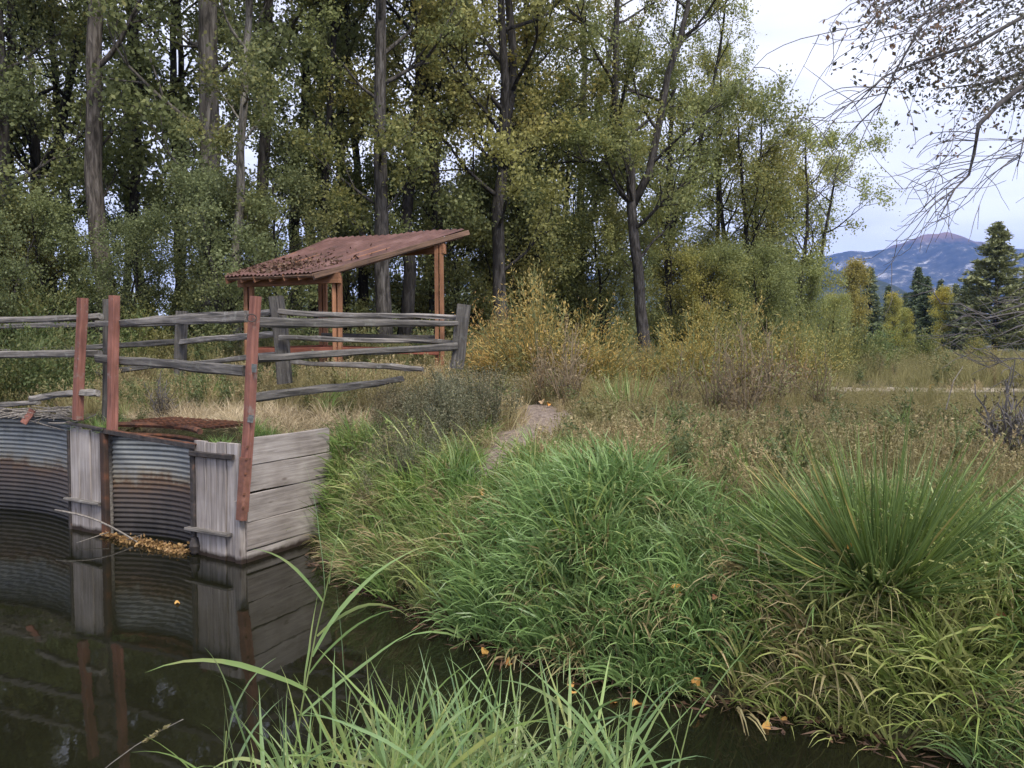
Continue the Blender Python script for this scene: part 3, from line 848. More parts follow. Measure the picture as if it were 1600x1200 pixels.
ff = tag(empty('far_rail_fence', P(432, 590, 12.7)), 'weathered split rail fence on the far side of the crossing', 'fence')
post('grey_post', P(446, 600, 12.7), P(431, 463, 12.7), 0.2, 0.17, M_DGREY, ff, 31)
post('grey_post', P(282, 600, 15.4), P(284, 486, 15.4), 0.19, 0.16, M_DGREY, ff, 32)
RAIL(P(436, 486, 12.55), P(716, 498, 11.7), 0.085, 0.06, M_GREY, ff, 33)
RAIL(P(438, 526, 12.55), P(712, 538, 11.7), 0.085, 0.06, M_GREY, ff, 34)
RAIL(P(458, 563, 12.5), P(660, 577, 11.9), 0.08, 0.07, M_GREY, ff, 35)
RAIL(P(284, 503, 15.3), P(432, 485, 12.75), 0.1, 0.085, M_GREY, ff, 36)
RAIL(P(285, 536, 15.3), P(430, 522, 12.75), 0.1, 0.085, M_GREY, ff, 37)
RAIL(P(284, 568, 15.3), P(436, 556, 12.75), 0.075, 0.085, M_GREY, ff, 38)
RAIL(P(-60, 551, 18.5), P(279, 535, 15.4), 0.1, 0.1, M_DGREY, ff, 39)
RAIL(P(-60, 512, 18.5), P(279, 503, 15.4), 0.1, 0.1, M_DGREY, ff, 40)
RAIL(P(130, 587, 16.8), P(280, 568, 15.4), 0.1, 0.1, M_DGREY, ff, 41)

# ------------------------------------------------------------------ shelter
RA, RB, RC, RD = P(354, 433, 17.0), P(494, 427, 16.2), P(725, 361, 17.3), P(510, 376, 19.3)
sh = tag(empty('picnic_shelter', P(527, 570, 16.5)), 'open timber shelter with a sloping rust red corrugated roof', 'shelter')


def rq(s, t, dz=0.0):
    a = RA.lerp(RB, s); d = RD.lerp(RC, s)
    return a.lerp(d, t) + Vector((0, 0, dz))


def roof_sheet(name, s0, s1, parent):
    """one long corrugated panel running up the slope"""
    ns, ntt = int((s1 - s0) * 132) + 1, 9
    S, T = np.linspace(s0, s1, ns), np.linspace(-0.03, 1.02, ntt)
    v = []
    for t in T:
        for s in S:
            v.append(tuple(rq(s, t, 0.03 + 0.016 * math.sin(s * 2 * math.pi * 22) - 0.05 * math.sin(math.pi * t) * (0.4 + s * 0.6) + 0.012 * math.sin(s * 9 + t * 7))))
    i = np.arange(ntt - 1)[:, None] * ns + np.arange(ns - 1)[None]
    me = mesh_np(name, v, np.stack([i, i + 1, i + ns + 1, i + ns], -1).reshape(-1, 4), M_ROOF, smooth=True)
    return ob(name, me, parent, Matrix.Identity(4))


M_ROOF = noise_mat('red_roof_steel', [(0.3, (0.07, 0.04, 0.034)), (0.5, (0.125, 0.064, 0.054)), (0.72, (0.2, 0.115, 0.1))], scale=2.2, rough=0.55, bump=0.05, detail=9, stretch=(1, 1, 1))
rf = ob('roof', (lambda b: (b.tube([rq(0.02, -0.01, -0.03), rq(0.98, -0.01, -0.03)], 0.035, 4), b.tube([rq(0.02, 0.99, -0.03), rq(0.98, 0.99, -0.03)], 0.035, 4), b.mesh('roof', M_FASCIA))[-1])(MB()), sh, Matrix.Identity(4))
for k in range(5):
    o = roof_sheet('roof_sheet', k / 5 - (0.012 if k else 0), (k + 1) / 5 + 0.002, rf)
    if k % 2: o.data.vertices.foreach_set('co', (np.array([v.co for v in o.data.vertices]) + [0, 0, 0.006]).astype(np.float32).ravel())
for k in range(7):
    s = 0.015 + k / 6 * 0.97
    plank('rafter', rq(s, -0.015, -0.055), rq(s, 1.0, -0.075), 0.13, 0.045, M_CEDAR if k < 6 else M_FASCIA, sh, seed=60 + k, jit=0.004)
plank('fascia_board', rq(1.02, -0.02, -0.03), rq(1.015, 1.02, -0.05), 0.1, 0.025, M_FASCIA, sh, seed=70)
plank('beam', rq(-0.02, 0.13, -0.22), rq(1.03, 0.13, -0.21), 0.2, 0.1, M_CEDAR, sh, seed=71)
plank('beam', rq(0.0, 0.86, -0.25), rq(1.0, 0.86, -0.25), 0.2, 0.1, M_CEDAR, sh, seed=72)
for (u, vt, Y, s, t) in ((389, 440, 17.25, 0.12, 0.13), (527, 432, 16.45, 0.97, 0.13), (686, 384, 17.2, 0.97, 0.86), (504, 392, 18.9, 0.1, 0.86)):
    top = P(u, vt, Y); zt = rq(s, t).z - 0.16
    for dx in (-0.052, 0.052):
        plank('post', (top.x + dx, Y, gz(top.x, Y) - 0.2), (top.x + dx, Y, zt), 0.045 if False else 0.08, 0.14, M_CEDAR, sh, up=(1, 0, 0), seed=int(u) + int(dx * 1000), jit=0.003)
for (a, b_) in (((389, 17.2), (527, 16.4)), ((527, 16.4), (686, 17.1)), ((389, 17.3), (504, 18.8)), ((504, 18.8), (686, 17.2))):
    for dz in (0.4,):
        A = P(a[0], 540, a[1]); B = P(b_[0], 540, b_[1])
        plank('low_board', (A.x, A.y, gz(A.x, A.y) + dz), (B.x, B.y, gz(B.x, B.y) + dz), 0.11, 0.04, M_REDBOARD, sh, seed=80, jit=0.003)
A, B = P(504, 523, 18.7), P(688, 528, 17.4)
plank('back_rail', A, B, 0.09, 0.06, M_DGREY, sh, seed=82)

# ------------------------------------------------------------------ leaves, trees
def leaf_quads(c, size, aspect=0.75, hang=0.35, r=rng, axis=None):
    """diamond leaves at points c"""
    n = len(c)
    s = size * r.uniform(0.6, 1.25, n)
    d = r.normal(0, 1, (n, 3)) if axis is None else axis + r.normal(0, 0.45, (n, 3))
    d[:, 2] -= hang
    d /= np.linalg.norm(d, axis=1, keepdims=True)
    w = np.cross(d, r.normal(0, 1, (n, 3)))
    w /= np.linalg.norm(w, axis=1, keepdims=True) + 1e-9
    a = s[:, None] * d; b = (s * aspect * 0.5)[:, None] * w
    v = np.stack([c - a * 0.5, c - a * 0.08 + b, c + a * 0.5, c - a * 0.08 - b], 1).reshape(-1, 3)
    q = np.arange(n * 4).reshape(-1, 4)
    return v, q, np.repeat(r.random(n), 4)


def unit(v):
    return v / (np.linalg.norm(v) + 1e-9)


def perp(d, r):
    v = np.cross(d, r.normal(0, 1, 3))
    return unit(v)


def gen_tree(seed, H=22, r0=0.22, base=0.22, cr=4.0, nl=20, nsec=6, ntw=4, nleaf=52, ls=0.10, lean=(0, 0), wob=0.25, peak=0.55, up=0.75, bark=None, leafm=None, fork=None, low=0.0, spread=0.24):
    r = np.random.default_rng(seed)
    K = 16
    t = np.linspace(0, 1, K)
    w = np.cumsum(r.normal(0, wob / 4, (K, 2)), 0); w -= w[0]
    tp = np.stack([w[:, 0] + lean[0] * H * t, w[:, 1] + lean[1] * H * t, t * H * 0.97], -1)
    tr = r0 * (1 - t) ** 0.8 + 0.02
    tr[0] *= 1.35; tr[1] *= 1.05
    tr[0] = max(tr[0], r0 * 1.3)
    B = MB(); B.tube(tp, tr, 10)
    stems = [(tp, tr)]
    if fork:
        k0 = int(fork * K)
        a = r.uniform(0, 6.28)
        ft = np.linspace(0, 1, K - k0)
        fp = tp[k0] + np.stack([np.cos(a) * 2.4 * ft ** 0.7, np.sin(a) * 2.4 * ft ** 0.7, ft * (H * 0.94 - tp[k0][2])], -1) + np.cumsum(r.normal(0, wob / 5, (K - k0, 3)), 0) * [1, 1, 0]
        fr = tr[k0] * 0.8 * (1 - ft) ** 0.8 + 0.02
        B.tube(fp, fr, 8); stems.append((fp, fr))
    cs = []
    ga = r.uniform(0, 6.28)
    for i_ in range(nl):
        tt = base + (0.97 - base) * ((i_ + r.uniform(0, 0.8)) / nl)
        sp, sr = stems[i_ % len(stems)]
        zt = tt * H * 0.97
        kk = np.clip(np.searchsorted(sp[:, 2], zt), 1, len(sp) - 1)
        f_ = (zt - sp[kk - 1, 2]) / max(sp[kk, 2] - sp[kk - 1, 2], 1e-3); f_ = float(np.clip(f_, 0, 1))
        p0 = sp[kk - 1] * (1 - f_) + sp[kk] * f_; rr = sr[kk - 1] * (1 - f_) + sr[kk] * f_
        q = (tt - base) / (1 - base)
        prof = (0.5 + 0.5 * q / peak) if q < peak else max(0.18, (1 - ((q - peak) / (1 - peak)) ** 2))
        Ln = cr * prof * r.uniform(0.7, 1.2)
        az = ga + i_ * 2.4 + r.normal(0, 0.4)
        el = R(r.uniform(15, 42)) * up / 0.75
        d = np.array([math.cos(az) * math.cos(el), math.sin(az) * math.cos(el), math.sin(el)])
        m = 7
        pts = [p0]
        dd = d.copy()
        for k in range(m):
            dd = unit(dd + np.array([0, 0, 0.12 * up]) + r.normal(0, 0.13, 3))
            pts.append(pts[-1] + dd * Ln / m)
        pts = np.array(pts)
        lr = min(rr * 0.55, 0.02 + Ln * 0.016) * (1 - np.linspace(0, 1, m + 1) * 0.85)
        B.tube(pts, lr, 6, cap=False)
        for j in range(nsec):
            s = r.uniform(0.25, 1.0)
            k = int(s * m * 0.999); p1 = pts[k] + (pts[k + 1] - pts[k]) * (s * m - k)
            tg = unit(pts[k + 1] - pts[k])
            dd = unit(tg * 0.8 + perp(tg, r) * r.uniform(0.5, 1.0) + np.array([0, 0, 0.1]))
            L2 = (0.35 * Ln + 0.35) * r.uniform(0.55, 1.15)
            sp2 = [p1]
            for k in range(4):
                dd = unit(dd + r.normal(0, 0.16, 3) + np.array([0, 0, 0.06]))
                sp2.append(sp2[-1] + dd * L2 / 4)
            sp2 = np.array(sp2)
            B.tube(sp2, lr[min(int(s * m), m)] * 0.5 * np.array([1, 0.85, 0.65, 0.45, 0.25]) + 0.004, 4, cap=False)
            for q_ in range(ntw):
                s2 = r.uniform(0.3, 1.0); k = int(s2 * 3.999); p2 = sp2[k] + (sp2[k + 1] - sp2[k]) * (s2 * 4 - k)
                td = unit(unit(sp2[k + 1] - sp2[k]) + perp(dd, r) * 0.8 + np.array([0, 0, -0.1]))
                L3 = r.uniform(0.35, 0.85)
                n_ = int(nleaf * r.uniform(0.3, 1.4))
                u_ = r.random(n_)[:, None]
                cs.append(p2 + td * L3 * u_ + r.normal(0, spread * 0.75, (n_, 3)) * (0.6 + 0.5 * u_))
    c = np.concatenate(cs)
    v, q, a = leaf_quads(c, ls, r=r)
    return B.mesh('trunk', bark or M_BARK, smooth=True), mesh_np('crown', v, q, leafm or M_LEAF, {'rnd': a})


TREES = {
    'tall': gen_tree(1, H=23, r0=0.22, base=0.1, cr=3.8, nl=24, nsec=6, ntw=5, nleaf=34, ls=0.115, fork=None),
    'tall2': gen_tree(2, H=24, r0=0.22, base=0.14, cr=4.4, nl=23, nsec=6, ntw=5, nleaf=34, ls=0.115, wob=0.5, fork=0.42),
    'lean': gen_tree(3, H=22, r0=0.19, base=0.16, cr=3.8, nl=21, nsec=6, ntw=5, nleaf=36, ls=0.115, lean=(0.12, 0), wob=0.6),
    'wide': gen_tree(4, H=19, r0=0.21, base=0.15, cr=4.6, nl=28, nsec=7, ntw=5, nleaf=42, ls=0.115, fork=0.34, wob=0.5),
    'airy': gen_tree(5, H=20, r0=0.17, base=0.12, cr=3.5, nl=32, nsec=6, ntw=5, nleaf=36, ls=0.105, wob=0.4, up=1.0, fork=0.35),
    'young': gen_tree(6, H=10.5, r0=0.11, base=0.06, cr=2.8, nl=26, nsec=6, ntw=5, nleaf=36, ls=0.105, fork=0.25, up=0.95, peak=0.72),
    'under': gen_tree(7, H=6.5, r0=0.06, base=0.03, cr=2.4, nl=26, nsec=5, ntw=4, nleaf=52, ls=0.1, fork=0.2),
    'thin': gen_tree(8, H=20, r0=0.14, base=0.2, cr=2.5, nl=20, nsec=5, ntw=4, nleaf=50, ls=0.115, wob=0.35),
}


def place_tree(kind, u, Y, label, rz=0.0, s=1.0, sz=None, tint=(1, 1, 1), btint=(1, 1, 1), rs=None, cat='tree', name='cottonwood_tree', bark=None, group=None, lean=(0, 0)):
    x = (u - 800) / F * Y / math.cos(PITCH)
    e = empty(name, (x, Y, gz(x, Y) - 0.08), rz)
    e.rotation_euler = (lean[1], lean[0], rz)
    tag(e, label, cat, group)
    tm, cm = TREES[kind]
    sz = s if sz is None else sz
    for nm, me, c in (('trunk', tm, btint), ('crown', cm, tint)):
        if nm == 'trunk' and bark:
            me = me.copy(); me.materials[0] = bark
        o = bpy.data.objects.new(nm, me); COL.objects.link(o); o.parent = e
        w_ = 1.35 if kind == 'pine' else 1.0
        o.scale = (s * w_, s * w_, sz)
        if nm == 'trunk' and rs and rs != 1.0:
            pass
        o.color = (*c, 1)
        if nm == 'crown': o['kind'] = 'stuff'
    return e


G, YG, GD, OL = (1.1, 1.12, 0.92), (1.6, 1.58, 1.15), (0.98, 1.02, 0.88), (1.3, 1.3, 1.0)
DK, MD, LT = (0.42, 0.42, 0.44), (0.8, 0.8, 0.8), (1.5, 1.48, 1.42)
GR = 'tall cottonwoods of the riverside grove'
T = [
    ('tall', 8, 22, 'tall cottonwood with a grey trunk cut by the left edge of the picture', 0.3, 1.0, G, MD),
    ('wide', 86, 25, 'cottonwood with a dark double trunk, behind and left of the first red post', 1.2, 0.9, GD, DK),
    ('tall2', 150, 21.5, 'thick pale cottonwood with a bent upper trunk above the two close red posts', 2.2, 1.05, G, (1.15, 1.1, 1.05)),
    ('thin', 238, 25, 'slim dark trunked cottonwood, left one of a close pair behind the fence', 0.5, 1.05, G, DK),
    ('thin', 268, 26.5, 'slim dark trunked cottonwood, right one of a close pair behind the fence', 3.5, 1.0, OL, DK),
    ('tall', 338, 22.5, 'very thick pale grey cottonwood just left of the shelter roof', 4.0, 1.3, G, LT),
    ('thin', 372, 19.8, 'slender smooth whitish trunk beside the low eave of the shelter', 5.0, 0.8, G, (2.0, 2.0, 1.85)),
    ('tall2', 405, 27, 'cottonwood half hidden behind the low end of the shelter roof', 0.9, 1.0, GD, MD),
    ('lean', 452, 29, 'dark cottonwood leaning right behind the middle of the shelter', 0.1, 1.05, G, DK),
    ('lean', 478, 31, 'leaning cottonwood just right of its darker leaning neighbour behind the shelter', 0.5, 0.95, OL, MD),
    ('tall', 537, 33, 'cottonwood trunk showing through the open shelter from behind', 1.7, 1.0, G, DK),
    ('tall', 600, 23.5, 'straight tall grey cottonwood rising right behind the shelter roof', 2.9, 0.95, OL, MD),
    ('lean', 626, 27, 'dark cottonwood leaning right with a curved limb, behind the shelter', -0.1, 1.05, G, DK),
    ('tall2', 690, 28.5, 'cottonwood behind the tall end post of the shelter', 4.4, 0.9, G, DK),
    ('wide', 776, 27, 'cottonwood with golden upper leaves above the fence end post', 5.1, 1.05, (1.7, 1.5, 1.05), (0.6, 0.6, 0.6)),
    ('thin', 846, 31, 'straight slim cottonwood behind the orange yellow willow', 1.3, 1.15, (1.65, 1.5, 1.05), DK),
    ('tall2', 905, 35, 'tall golden brown cottonwood at the middle of the grove edge', 2.0, 0.9, (1.8, 1.55, 1.05), MD),
    ('thin', 42, 27, 'slim dark trunk between the left edge and the double trunk', 1.1, 1.0, G, DK),
    ('thin', 108, 29, 'slim dark trunk just right of the double trunk', 2.6, 1.05, OL, DK),
    ('thin', 190, 31, 'slim dark trunk in the sky gap right of the bent pale trunk', 4.2, 1.0, G, DK),
    ('thin', 300, 30, 'slim dark trunk left of the very thick pale trunk', 0.2, 1.05, OL, DK),
    ('thin', 510, 26.5, 'slim dark trunk above the middle of the shelter roof', 5.3, 1.0, OL, DK),
    ('thin', 570, 30, 'slim dark trunk left of the straight grey trunk behind the shelter', 1.6, 1.05, G, DK),
    ('thin', 655, 33, 'slim dark trunk above the high end of the shelter roof', 3.7, 1.1, OL, DK),
    ('wide', 1002, 29.5, 'large forked cottonwood standing clear to the right of the orange willow', 0.6, 0.98, OL, (0.7, 0.7, 0.72)),
    ('airy', 1045, 36, 'airy cottonwood just right of the large forked one', 3.0, 0.9, YG, DK),
    ('airy', 1125, 37, 'olive cottonwood with sky at its right side', 4.6, 0.74, YG, DK),
    ('young', 1196, 36, 'rounded olive tree below the tall crowns at the grove end', 1.0, 1.08, OL, DK),
    ('young', 1243, 38, 'last olive tree at the right end of the grove before the mountain', 3.8, 1.02, YG, DK),
]
for k, (kind, u, Y, lab, rz, s, c, bt) in enumerate(T):
    place_tree(kind, u, Y, lab, rz, s, None, c, bt, group=GR)
# trees whose trunks stand outside or behind, closing the canopy above
for (kind, u, Y, lab, rz, s, c, bt) in [
    ('tall2', -90, 25, 'cottonwood outside the left edge with branches reaching in', 0.0, 1.0, G, DK),
    ('tall', 60, 40, 'far cottonwood behind the double trunk at left', 5.0, 0.95, OL, MD),
]:
    place_tree(kind, u, Y, lab, rz, s, None, c, bt, group=GR)
MID = 'mid height leafy trees among the grove trunks'
for k, (u, Y, s, c, lab) in enumerate([
    (-60, 21, 0.95, GD, 'mid height leafy tree crowding the left edge of the picture'),
    (815, 32, 1.15, OL, 'mid height olive tree behind the orange willow bush'),
    (872, 33, 1.1, YG, 'mid height yellow olive tree right of the slim straight trunk'),
    (1045, 37, 1.15, YG, 'mid height olive tree right beside the large forked trunk'),
    (1190, 40, 0.9, YG, 'mid height yellowish tree left of the last tree of the grove'),
]):
    place_tree('young', u, Y, lab, k * 1.9, s, None, c, DK, group=MID)
# understory
UND = 'leafy young trees under the grove'
for k, (u, Y, s, c, lab) in enumerate([
    (-20, 19, 0.6, GD, 'dark leafy sapling at the left edge behind the rails'),
    (70, 21, 0.62, G, 'leafy sapling behind the leftmost red post'),
    (125, 23, 0.62, (0.8, 0.9, 0.85), 'dense sapling between the two red posts'),
    (205, 20.5, 0.52, GD, 'grey green sapling behind the second red post'),
    (300, 24, 0.62, OL, 'olive sapling left of the thick pale trunk'),
    (345, 19.5, 0.66, GD, 'leafy sapling overhanging the low roof corner of the shelter'),
    (430, 21.6, 0.72, GD, 'leafy sapling whose branches hang over the shelter roof'),
    (560, 30, 1.0, G, 'sapling seen through the open side of the shelter'),
    (655, 31, 0.95, G, 'sapling behind the tall shelter post'),
    (720, 29, 1.0, G, 'leafy sapling behind the fence end post'),
    (800, 30, 1.1, G, 'green sapling behind the left part of the orange willow'),
    (880, 33, 1.1, OL, 'olive sapling behind the right part of the orange willow'),
    (945, 33, 0.9, (1.5, 1.4, 1.0), 'pale yellow green sapling left of the forked trunk'),
    (1050, 34, 0.75, OL, 'olive sapling right of the forked trunk'),
    (1110, 33, 0.7, YG, 'light olive sapling under the airy crowns'),
    (1180, 34, 0.75, OL, 'bushy olive sapling at the foot of the grove end'),
    (1235, 36, 0.65, YG, 'yellowish sapling at the grove end'),
    (1290, 40, 0.5, YG, 'low yellowish sapling beyond the last olive tree'),
]):
    place_tree('under', u, Y, lab, k * 1.3, s, None, c, DK, name='sapling', group=UND)

# far wood behind the grove, one mass
fw = MB()
cs = []
for k in range(120):
    Y = rng.uniform(46, 85); u = rng.uniform(-250, 1215)
    x = (u - 800) / F * Y; g0 = gz(x, Y); h = rng.uniform(3, 6.2) * (0.8 if u > 900 else 1) * Y / 60
    fw.tube([(x, Y, g0), (x + rng.normal(0, .3), Y, g0 + h * 0.9)], [0.16, 0.05], 5)
    n_ = 420
    zz = rng.uniform(0.0, 1, n_)
    cs.append(np.stack([x + rng.normal(0, 1.0, n_) * (1.6 - zz), Y + rng.normal(0, 1.0, n_) * (1.6 - zz), g0 + h * zz + rng.normal(0, 0.3, n_)], -1))
v, q, a = leaf_quads(np.concatenate(cs), 0.34)
fw.add(v, q, a=a)
o = ob('far_wood', fw.mesh('far_wood', M_LEAF)); o.color = (0.9, 0.95, 0.85, 1)
tag(o, kind='stuff')


# conifers beyond the meadow
def gen_conifer(seed, H=13, cr=2.3, n=46, pine=False):
    r = np.random.default_rng(seed)
    B = MB(); B.tube([(0, 0, 0), (0.05, 0, H * 0.5), (0, 0, H)], [0.2, 0.12, 0.02], 7)
    cs, ax_ = [], []
    for k in range(n):
        t = 0.1 + 0.9 * (k + r.random()) / n
        Ln = cr * ((1 - t) ** 0.75 + 0.05) * r.uniform(0.65, 1.2) * (1.0 if not pine else (0.7 + 0.6 * r.random()))
        for j in range(5 if not pine else 4):
            az = r.uniform(0, 6.28)
            d = np.array([math.cos(az), math.sin(az), r.uniform(-0.35, 0.05) + (0.35 if pine else 0)])
            e_ = np.array([0, 0, t * H]) + d * Ln
            B.tube([(0, 0, t * H), tuple(e_)], [0.03, 0.008], 4, cap=False)
            n_ = int(46 * Ln / cr * 2) + 16
            s = r.uniform(0.2, 1, n_)[:, None] ** 0.7
            c = np.array([0, 0, t * H]) + d * Ln * s + r.normal(0, 0.16, (n_, 3)) * [1, 1, 0.7]
            cs.append(c); ax_.append(np.tile(d * 0.8 + [0, 0, 0.1], (n_, 1)))
    v, q, a = leaf_quads(np.concatenate(cs), 0.46, 0.34, hang=0.0, r=r, axis=np.concatenate(ax_))
    return B.mesh('trunk', M_BARK), mesh_np('crown', v, q, M_NEEDLE, {'rnd': a})


TREES['fir'] = gen_conifer(1, cr=2.6)
TREES['fir2'] = gen_conifer(2, H=12, cr=1.8)
TREES['pine'] = gen_conifer(3, H=14, cr=3.2, n=62, pine=True)
TREES['goldsap'] = gen_tree(17, H=7.5, r0=0.08, base=0.06, cr=1.7, nl=22, nsec=5, ntw=4, nleaf=36, ls=0.13, up=1.2)
CG = 'conifers across the meadow'
for (k, u, Y, s, c, lab) in [
    ('fir', 1356, 112, 0.88, (1.05, 1.1, 1.0), 'dark pointed conifer left of the golden trees in front of the mountain'),
    ('fir2', 1385, 118, 0.78, (0.8, 0.9, 0.85), 'shorter conifer right against the dark pointed one'),
    ('fir2', 1400, 135, 0.7, (0.7, 0.85, 0.9), 'far small conifer between the two pointed conifers'),
    ('fir', 1431, 108, 0.86, (0.85, 0.95, 0.9), 'slender spired conifer in the middle of the gap'),
    ('fir', 1445, 100, 0.72, (0.75, 0.85, 0.8), 'low dark conifer in front of the slender spired one'),
    ('fir2', 1466, 125, 0.9, (0.8, 0.9, 0.95), 'far conifer behind the right golden tree'),
    ('pine', 1552, 74, 0.84, (1.6, 1.5, 1.3), 'largest bushy pine near the right edge'),
    ('pine', 1610, 78, 0.66, (1.5, 1.4, 1.25), 'lower pine cut by the right edge'),
    ('pine', 1510, 92, 0.6, (0.8, 0.85, 0.85), 'small dark pine left of the largest pine'),
    ('fir2', 1336, 120, 0.75, (0.85, 0.95, 0.9), 'dark conifer behind the tan orange tree'),
    ('fir', 1412, 128, 0.7, (0.8, 0.9, 0.9), 'conifer just left of the slender spired one'),
    ('fir2', 1490, 104, 0.72, (0.9, 0.95, 0.9), 'conifer just right of the right golden tree'),
    ('pine', 1585, 96, 0.62, (1.1, 1.1, 1.0), 'darker pine tucked behind the largest pine'),
    ('fir2', 1700, 90, 1.0, (0.8, 0.9, 0.9), 'conifer beyond the right edge'),
]:
    place_tree(k, u, Y, lab, u * 0.7, s, None, c, DK, name='conifer_tree', group=CG)
fl, fa_ = [], []
for k in range(70):
    Y = rng.uniform(135, 190); u = rng.uniform(1225, 1760); x_ = (u - 800) / F * Y; h = rng.uniform(3.5, 9.5); n_ = 230
    zz = rng.random(n_) ** 1.3; an_ = rng.uniform(0, 6.28, n_); rad_ = (1 - zz) * h * 0.24 * np.sqrt(rng.random(n_))
    fl.append(np.stack([x_ + rad_ * np.cos(an_), Y + rad_ * np.sin(an_), gz(x_, Y) + h * zz], -1))
v, q, a = leaf_quads(np.concatenate(fl), 0.6, 0.5)
o = ob('far_treeline', mesh_np('far_treeline', v, q, M_NEEDLE, {'rnd': a})); o.color = (1.05, 1.1, 0.95, 1); tag(o, kind='stuff')
for (u, Y, s, c, lab) in [
    (1325, 66, 0.98, (1.7, 1.35, 0.8), 'tan orange tree left of the pointed conifer'),
    (1300, 62, 0.62, (1.6, 1.4, 0.85), 'small tan tree at the meadow edge beside the grove'),
    (1399, 92, 0.88, (2.1, 1.8, 0.95), 'small golden tree between the two pointed conifers'),
    (1418, 85, 0.62, (1.9, 1.75, 1.0), 'low yellow green sapling below the golden tree'),
    (1474, 94, 0.98, (2.0, 1.8, 0.9), 'yellow tree right of the slender spired conifer'),
]:
    place_tree('goldsap', u, Y, lab, u * 0.31, s, None, c, DK, name='golden_tree', group='golden saplings across the meadow')


# ------------------------------------------------------------------ grass: tufts scattered by geometry nodes
PROTO = bpy.data.collections.new('tuft_prototypes')


def blades(n, L0, L1, w, lean=0.5, cone=0.5, droop=0.9, base=0.06, seg=5, r=rng, stiff=1.0, fold=0.0, taper=0.75):
    """n arching blades from one root; lean pulls them all towards +X; gravity bends the tips"""
    V, Q, A = [], [], []
    for k in range(n):
        Ln = r.uniform(L0, L1)
        az = r.uniform(0, 6.283)
        rad = base * math.sqrt(r.random())
        p = np.array([rad * math.cos(az), rad * math.sin(az), -0.02])
        sp = cone * r.uniform(0.2, 1.2)
        d = unit(np.array([math.cos(az) * sp + lean * r.uniform(0.3, 1.2), math.sin(az) * sp, stiff]))
        side = unit(np.cross(d, [0, 0, 1.0]) + r.normal(0, 0.5, 3))
        side = unit(side - d * (side @ d))
        g = droop * r.uniform(0.5, 1.3)
        ww = w * r.uniform(0.6, 1.25)
        row = []
        for j in range(seg + 1):
            t = j / seg
            wd = ww * (0.55 + 0.9 * t) if t < 0.35 else ww * max(0.0, (1 - ((t - 0.35) / 0.65) ** (1 / taper)))
            if j == seg: wd = 0.0004
            row.append((p - side * wd * 0.5, p + side * wd * 0.5))
            d = unit(d + np.array([0, 0, -g / seg * (0.3 + t)]) + r.normal(0, 0.035, 3))
            side = unit(side - d * (side @ d))
            p = p + d * Ln / seg
        b0 = len(V)
        for (a_, b_) in row: V += [a_, b_]
        for j in range(seg): Q.append((b0 + 2 * j, b0 + 2 * j + 1, b0 + 2 * j + 3, b0 + 2 * j + 2))
        A += [r.random()] * (2 * (seg + 1))
    return np.array(V), np.array(Q), np.array(A)


def stalks(n, H0, H1, head, r=rng, spread=0.25):
    """thin flowering stalks with feathery seed heads"""
    V, Q, A, nn = [], [], [], 0
    for k in range(n):
        H = r.uniform(H0, H1); az = r.uniform(0, 6.283)
        tip = np.array([math.cos(az), math.sin(az), 0]) * spread * H * r.random() + [0, 0, H]
        pts = np.array([[0, 0, 0] + tip * t + np.array([0, 0, -0.15 * H * t * t]) for t in np.linspace(0, 1, 5)]) + r.normal(0, 0.03, 3) * [1, 1, 0]
        v, q, a = ribbon_v(pts, 0.0035, r); V.append(v); Q.append(q + nn); A.append(a); nn += len(v)
        if head:
            m = 16
            s = r.uniform(0.78, 1.0, m)
            c = np.array([np.interp(s, np.linspace(0, 1, 5), pts[:, j]) for j in range(3)]).T + r.normal(0, 0.006, (m, 3))
            v, q, a = leaf_quads(c, 0.045, 0.3, -0.5, r); V.append(v); Q.append(q + nn); A.append(a); nn += len(v)
    return np.concatenate(V), np.concatenate(Q), np.concatenate(A)


def ribbon_v(pts, w, r):
    d = pts[-1] - pts[0]
    s = unit(np.cross(d, r.normal(0, 1, 3)))
    v = np.stack([pts - s * w / 2, pts + s * w / 2], 1).reshape(-1, 3)
    q = np.array([(2 * j, 2 * j + 1, 2 * j + 3, 2 * j + 2) for j in range(len(pts) - 1)])
    return v, q, np.full(len(v), r.random())


def forb(n, H, leafs, lsz, r=rng, asp=0.35):
    """weedy stems with small leaves"""
    V, Q, A, nn = [], [], [], 0
    for k in range(n):
        az = r.uniform(0, 6.283); h = H * r.uniform(0.6, 1.1)
        tip = np.array([math.cos(az) * 0.35 * h * r.random(), math.sin(az) * 0.35 * h * r.random(), h])
        pts = np.array([tip * t + r.normal(0, 0.012, 3) for t in np.linspace(0, 1, 5)])
        v, q, a = ribbon_v(pts, 0.005, r); V.append(v); Q.append(q + nn); A.append(a * 0.3); nn += len(v)
        s = r.uniform(0.15, 1, leafs)
        c = np.array([np.interp(s, np.linspace(0, 1, 5), pts[:, j]) for j in range(3)]).T + r.normal(0, 0.035, (leafs, 3))
        v, q, a = leaf_quads(c, lsz, asp, -0.5, r); V.append(v); Q.append(q + nn); A.append(a); nn += len(v)
    return np.concatenate(V), np.concatenate(Q), np.concatenate(A)


def proto(parts, mat):
    V, Q, A, n = [], [], [], 0
    for v, q, a in parts:
        V.append(v); Q.append(q + n); A.append(a); n += len(v)
    return mesh_np('tuft', np.concatenate(V), np.concatenate(Q), mat, {'rnd': np.concatenate(A)})


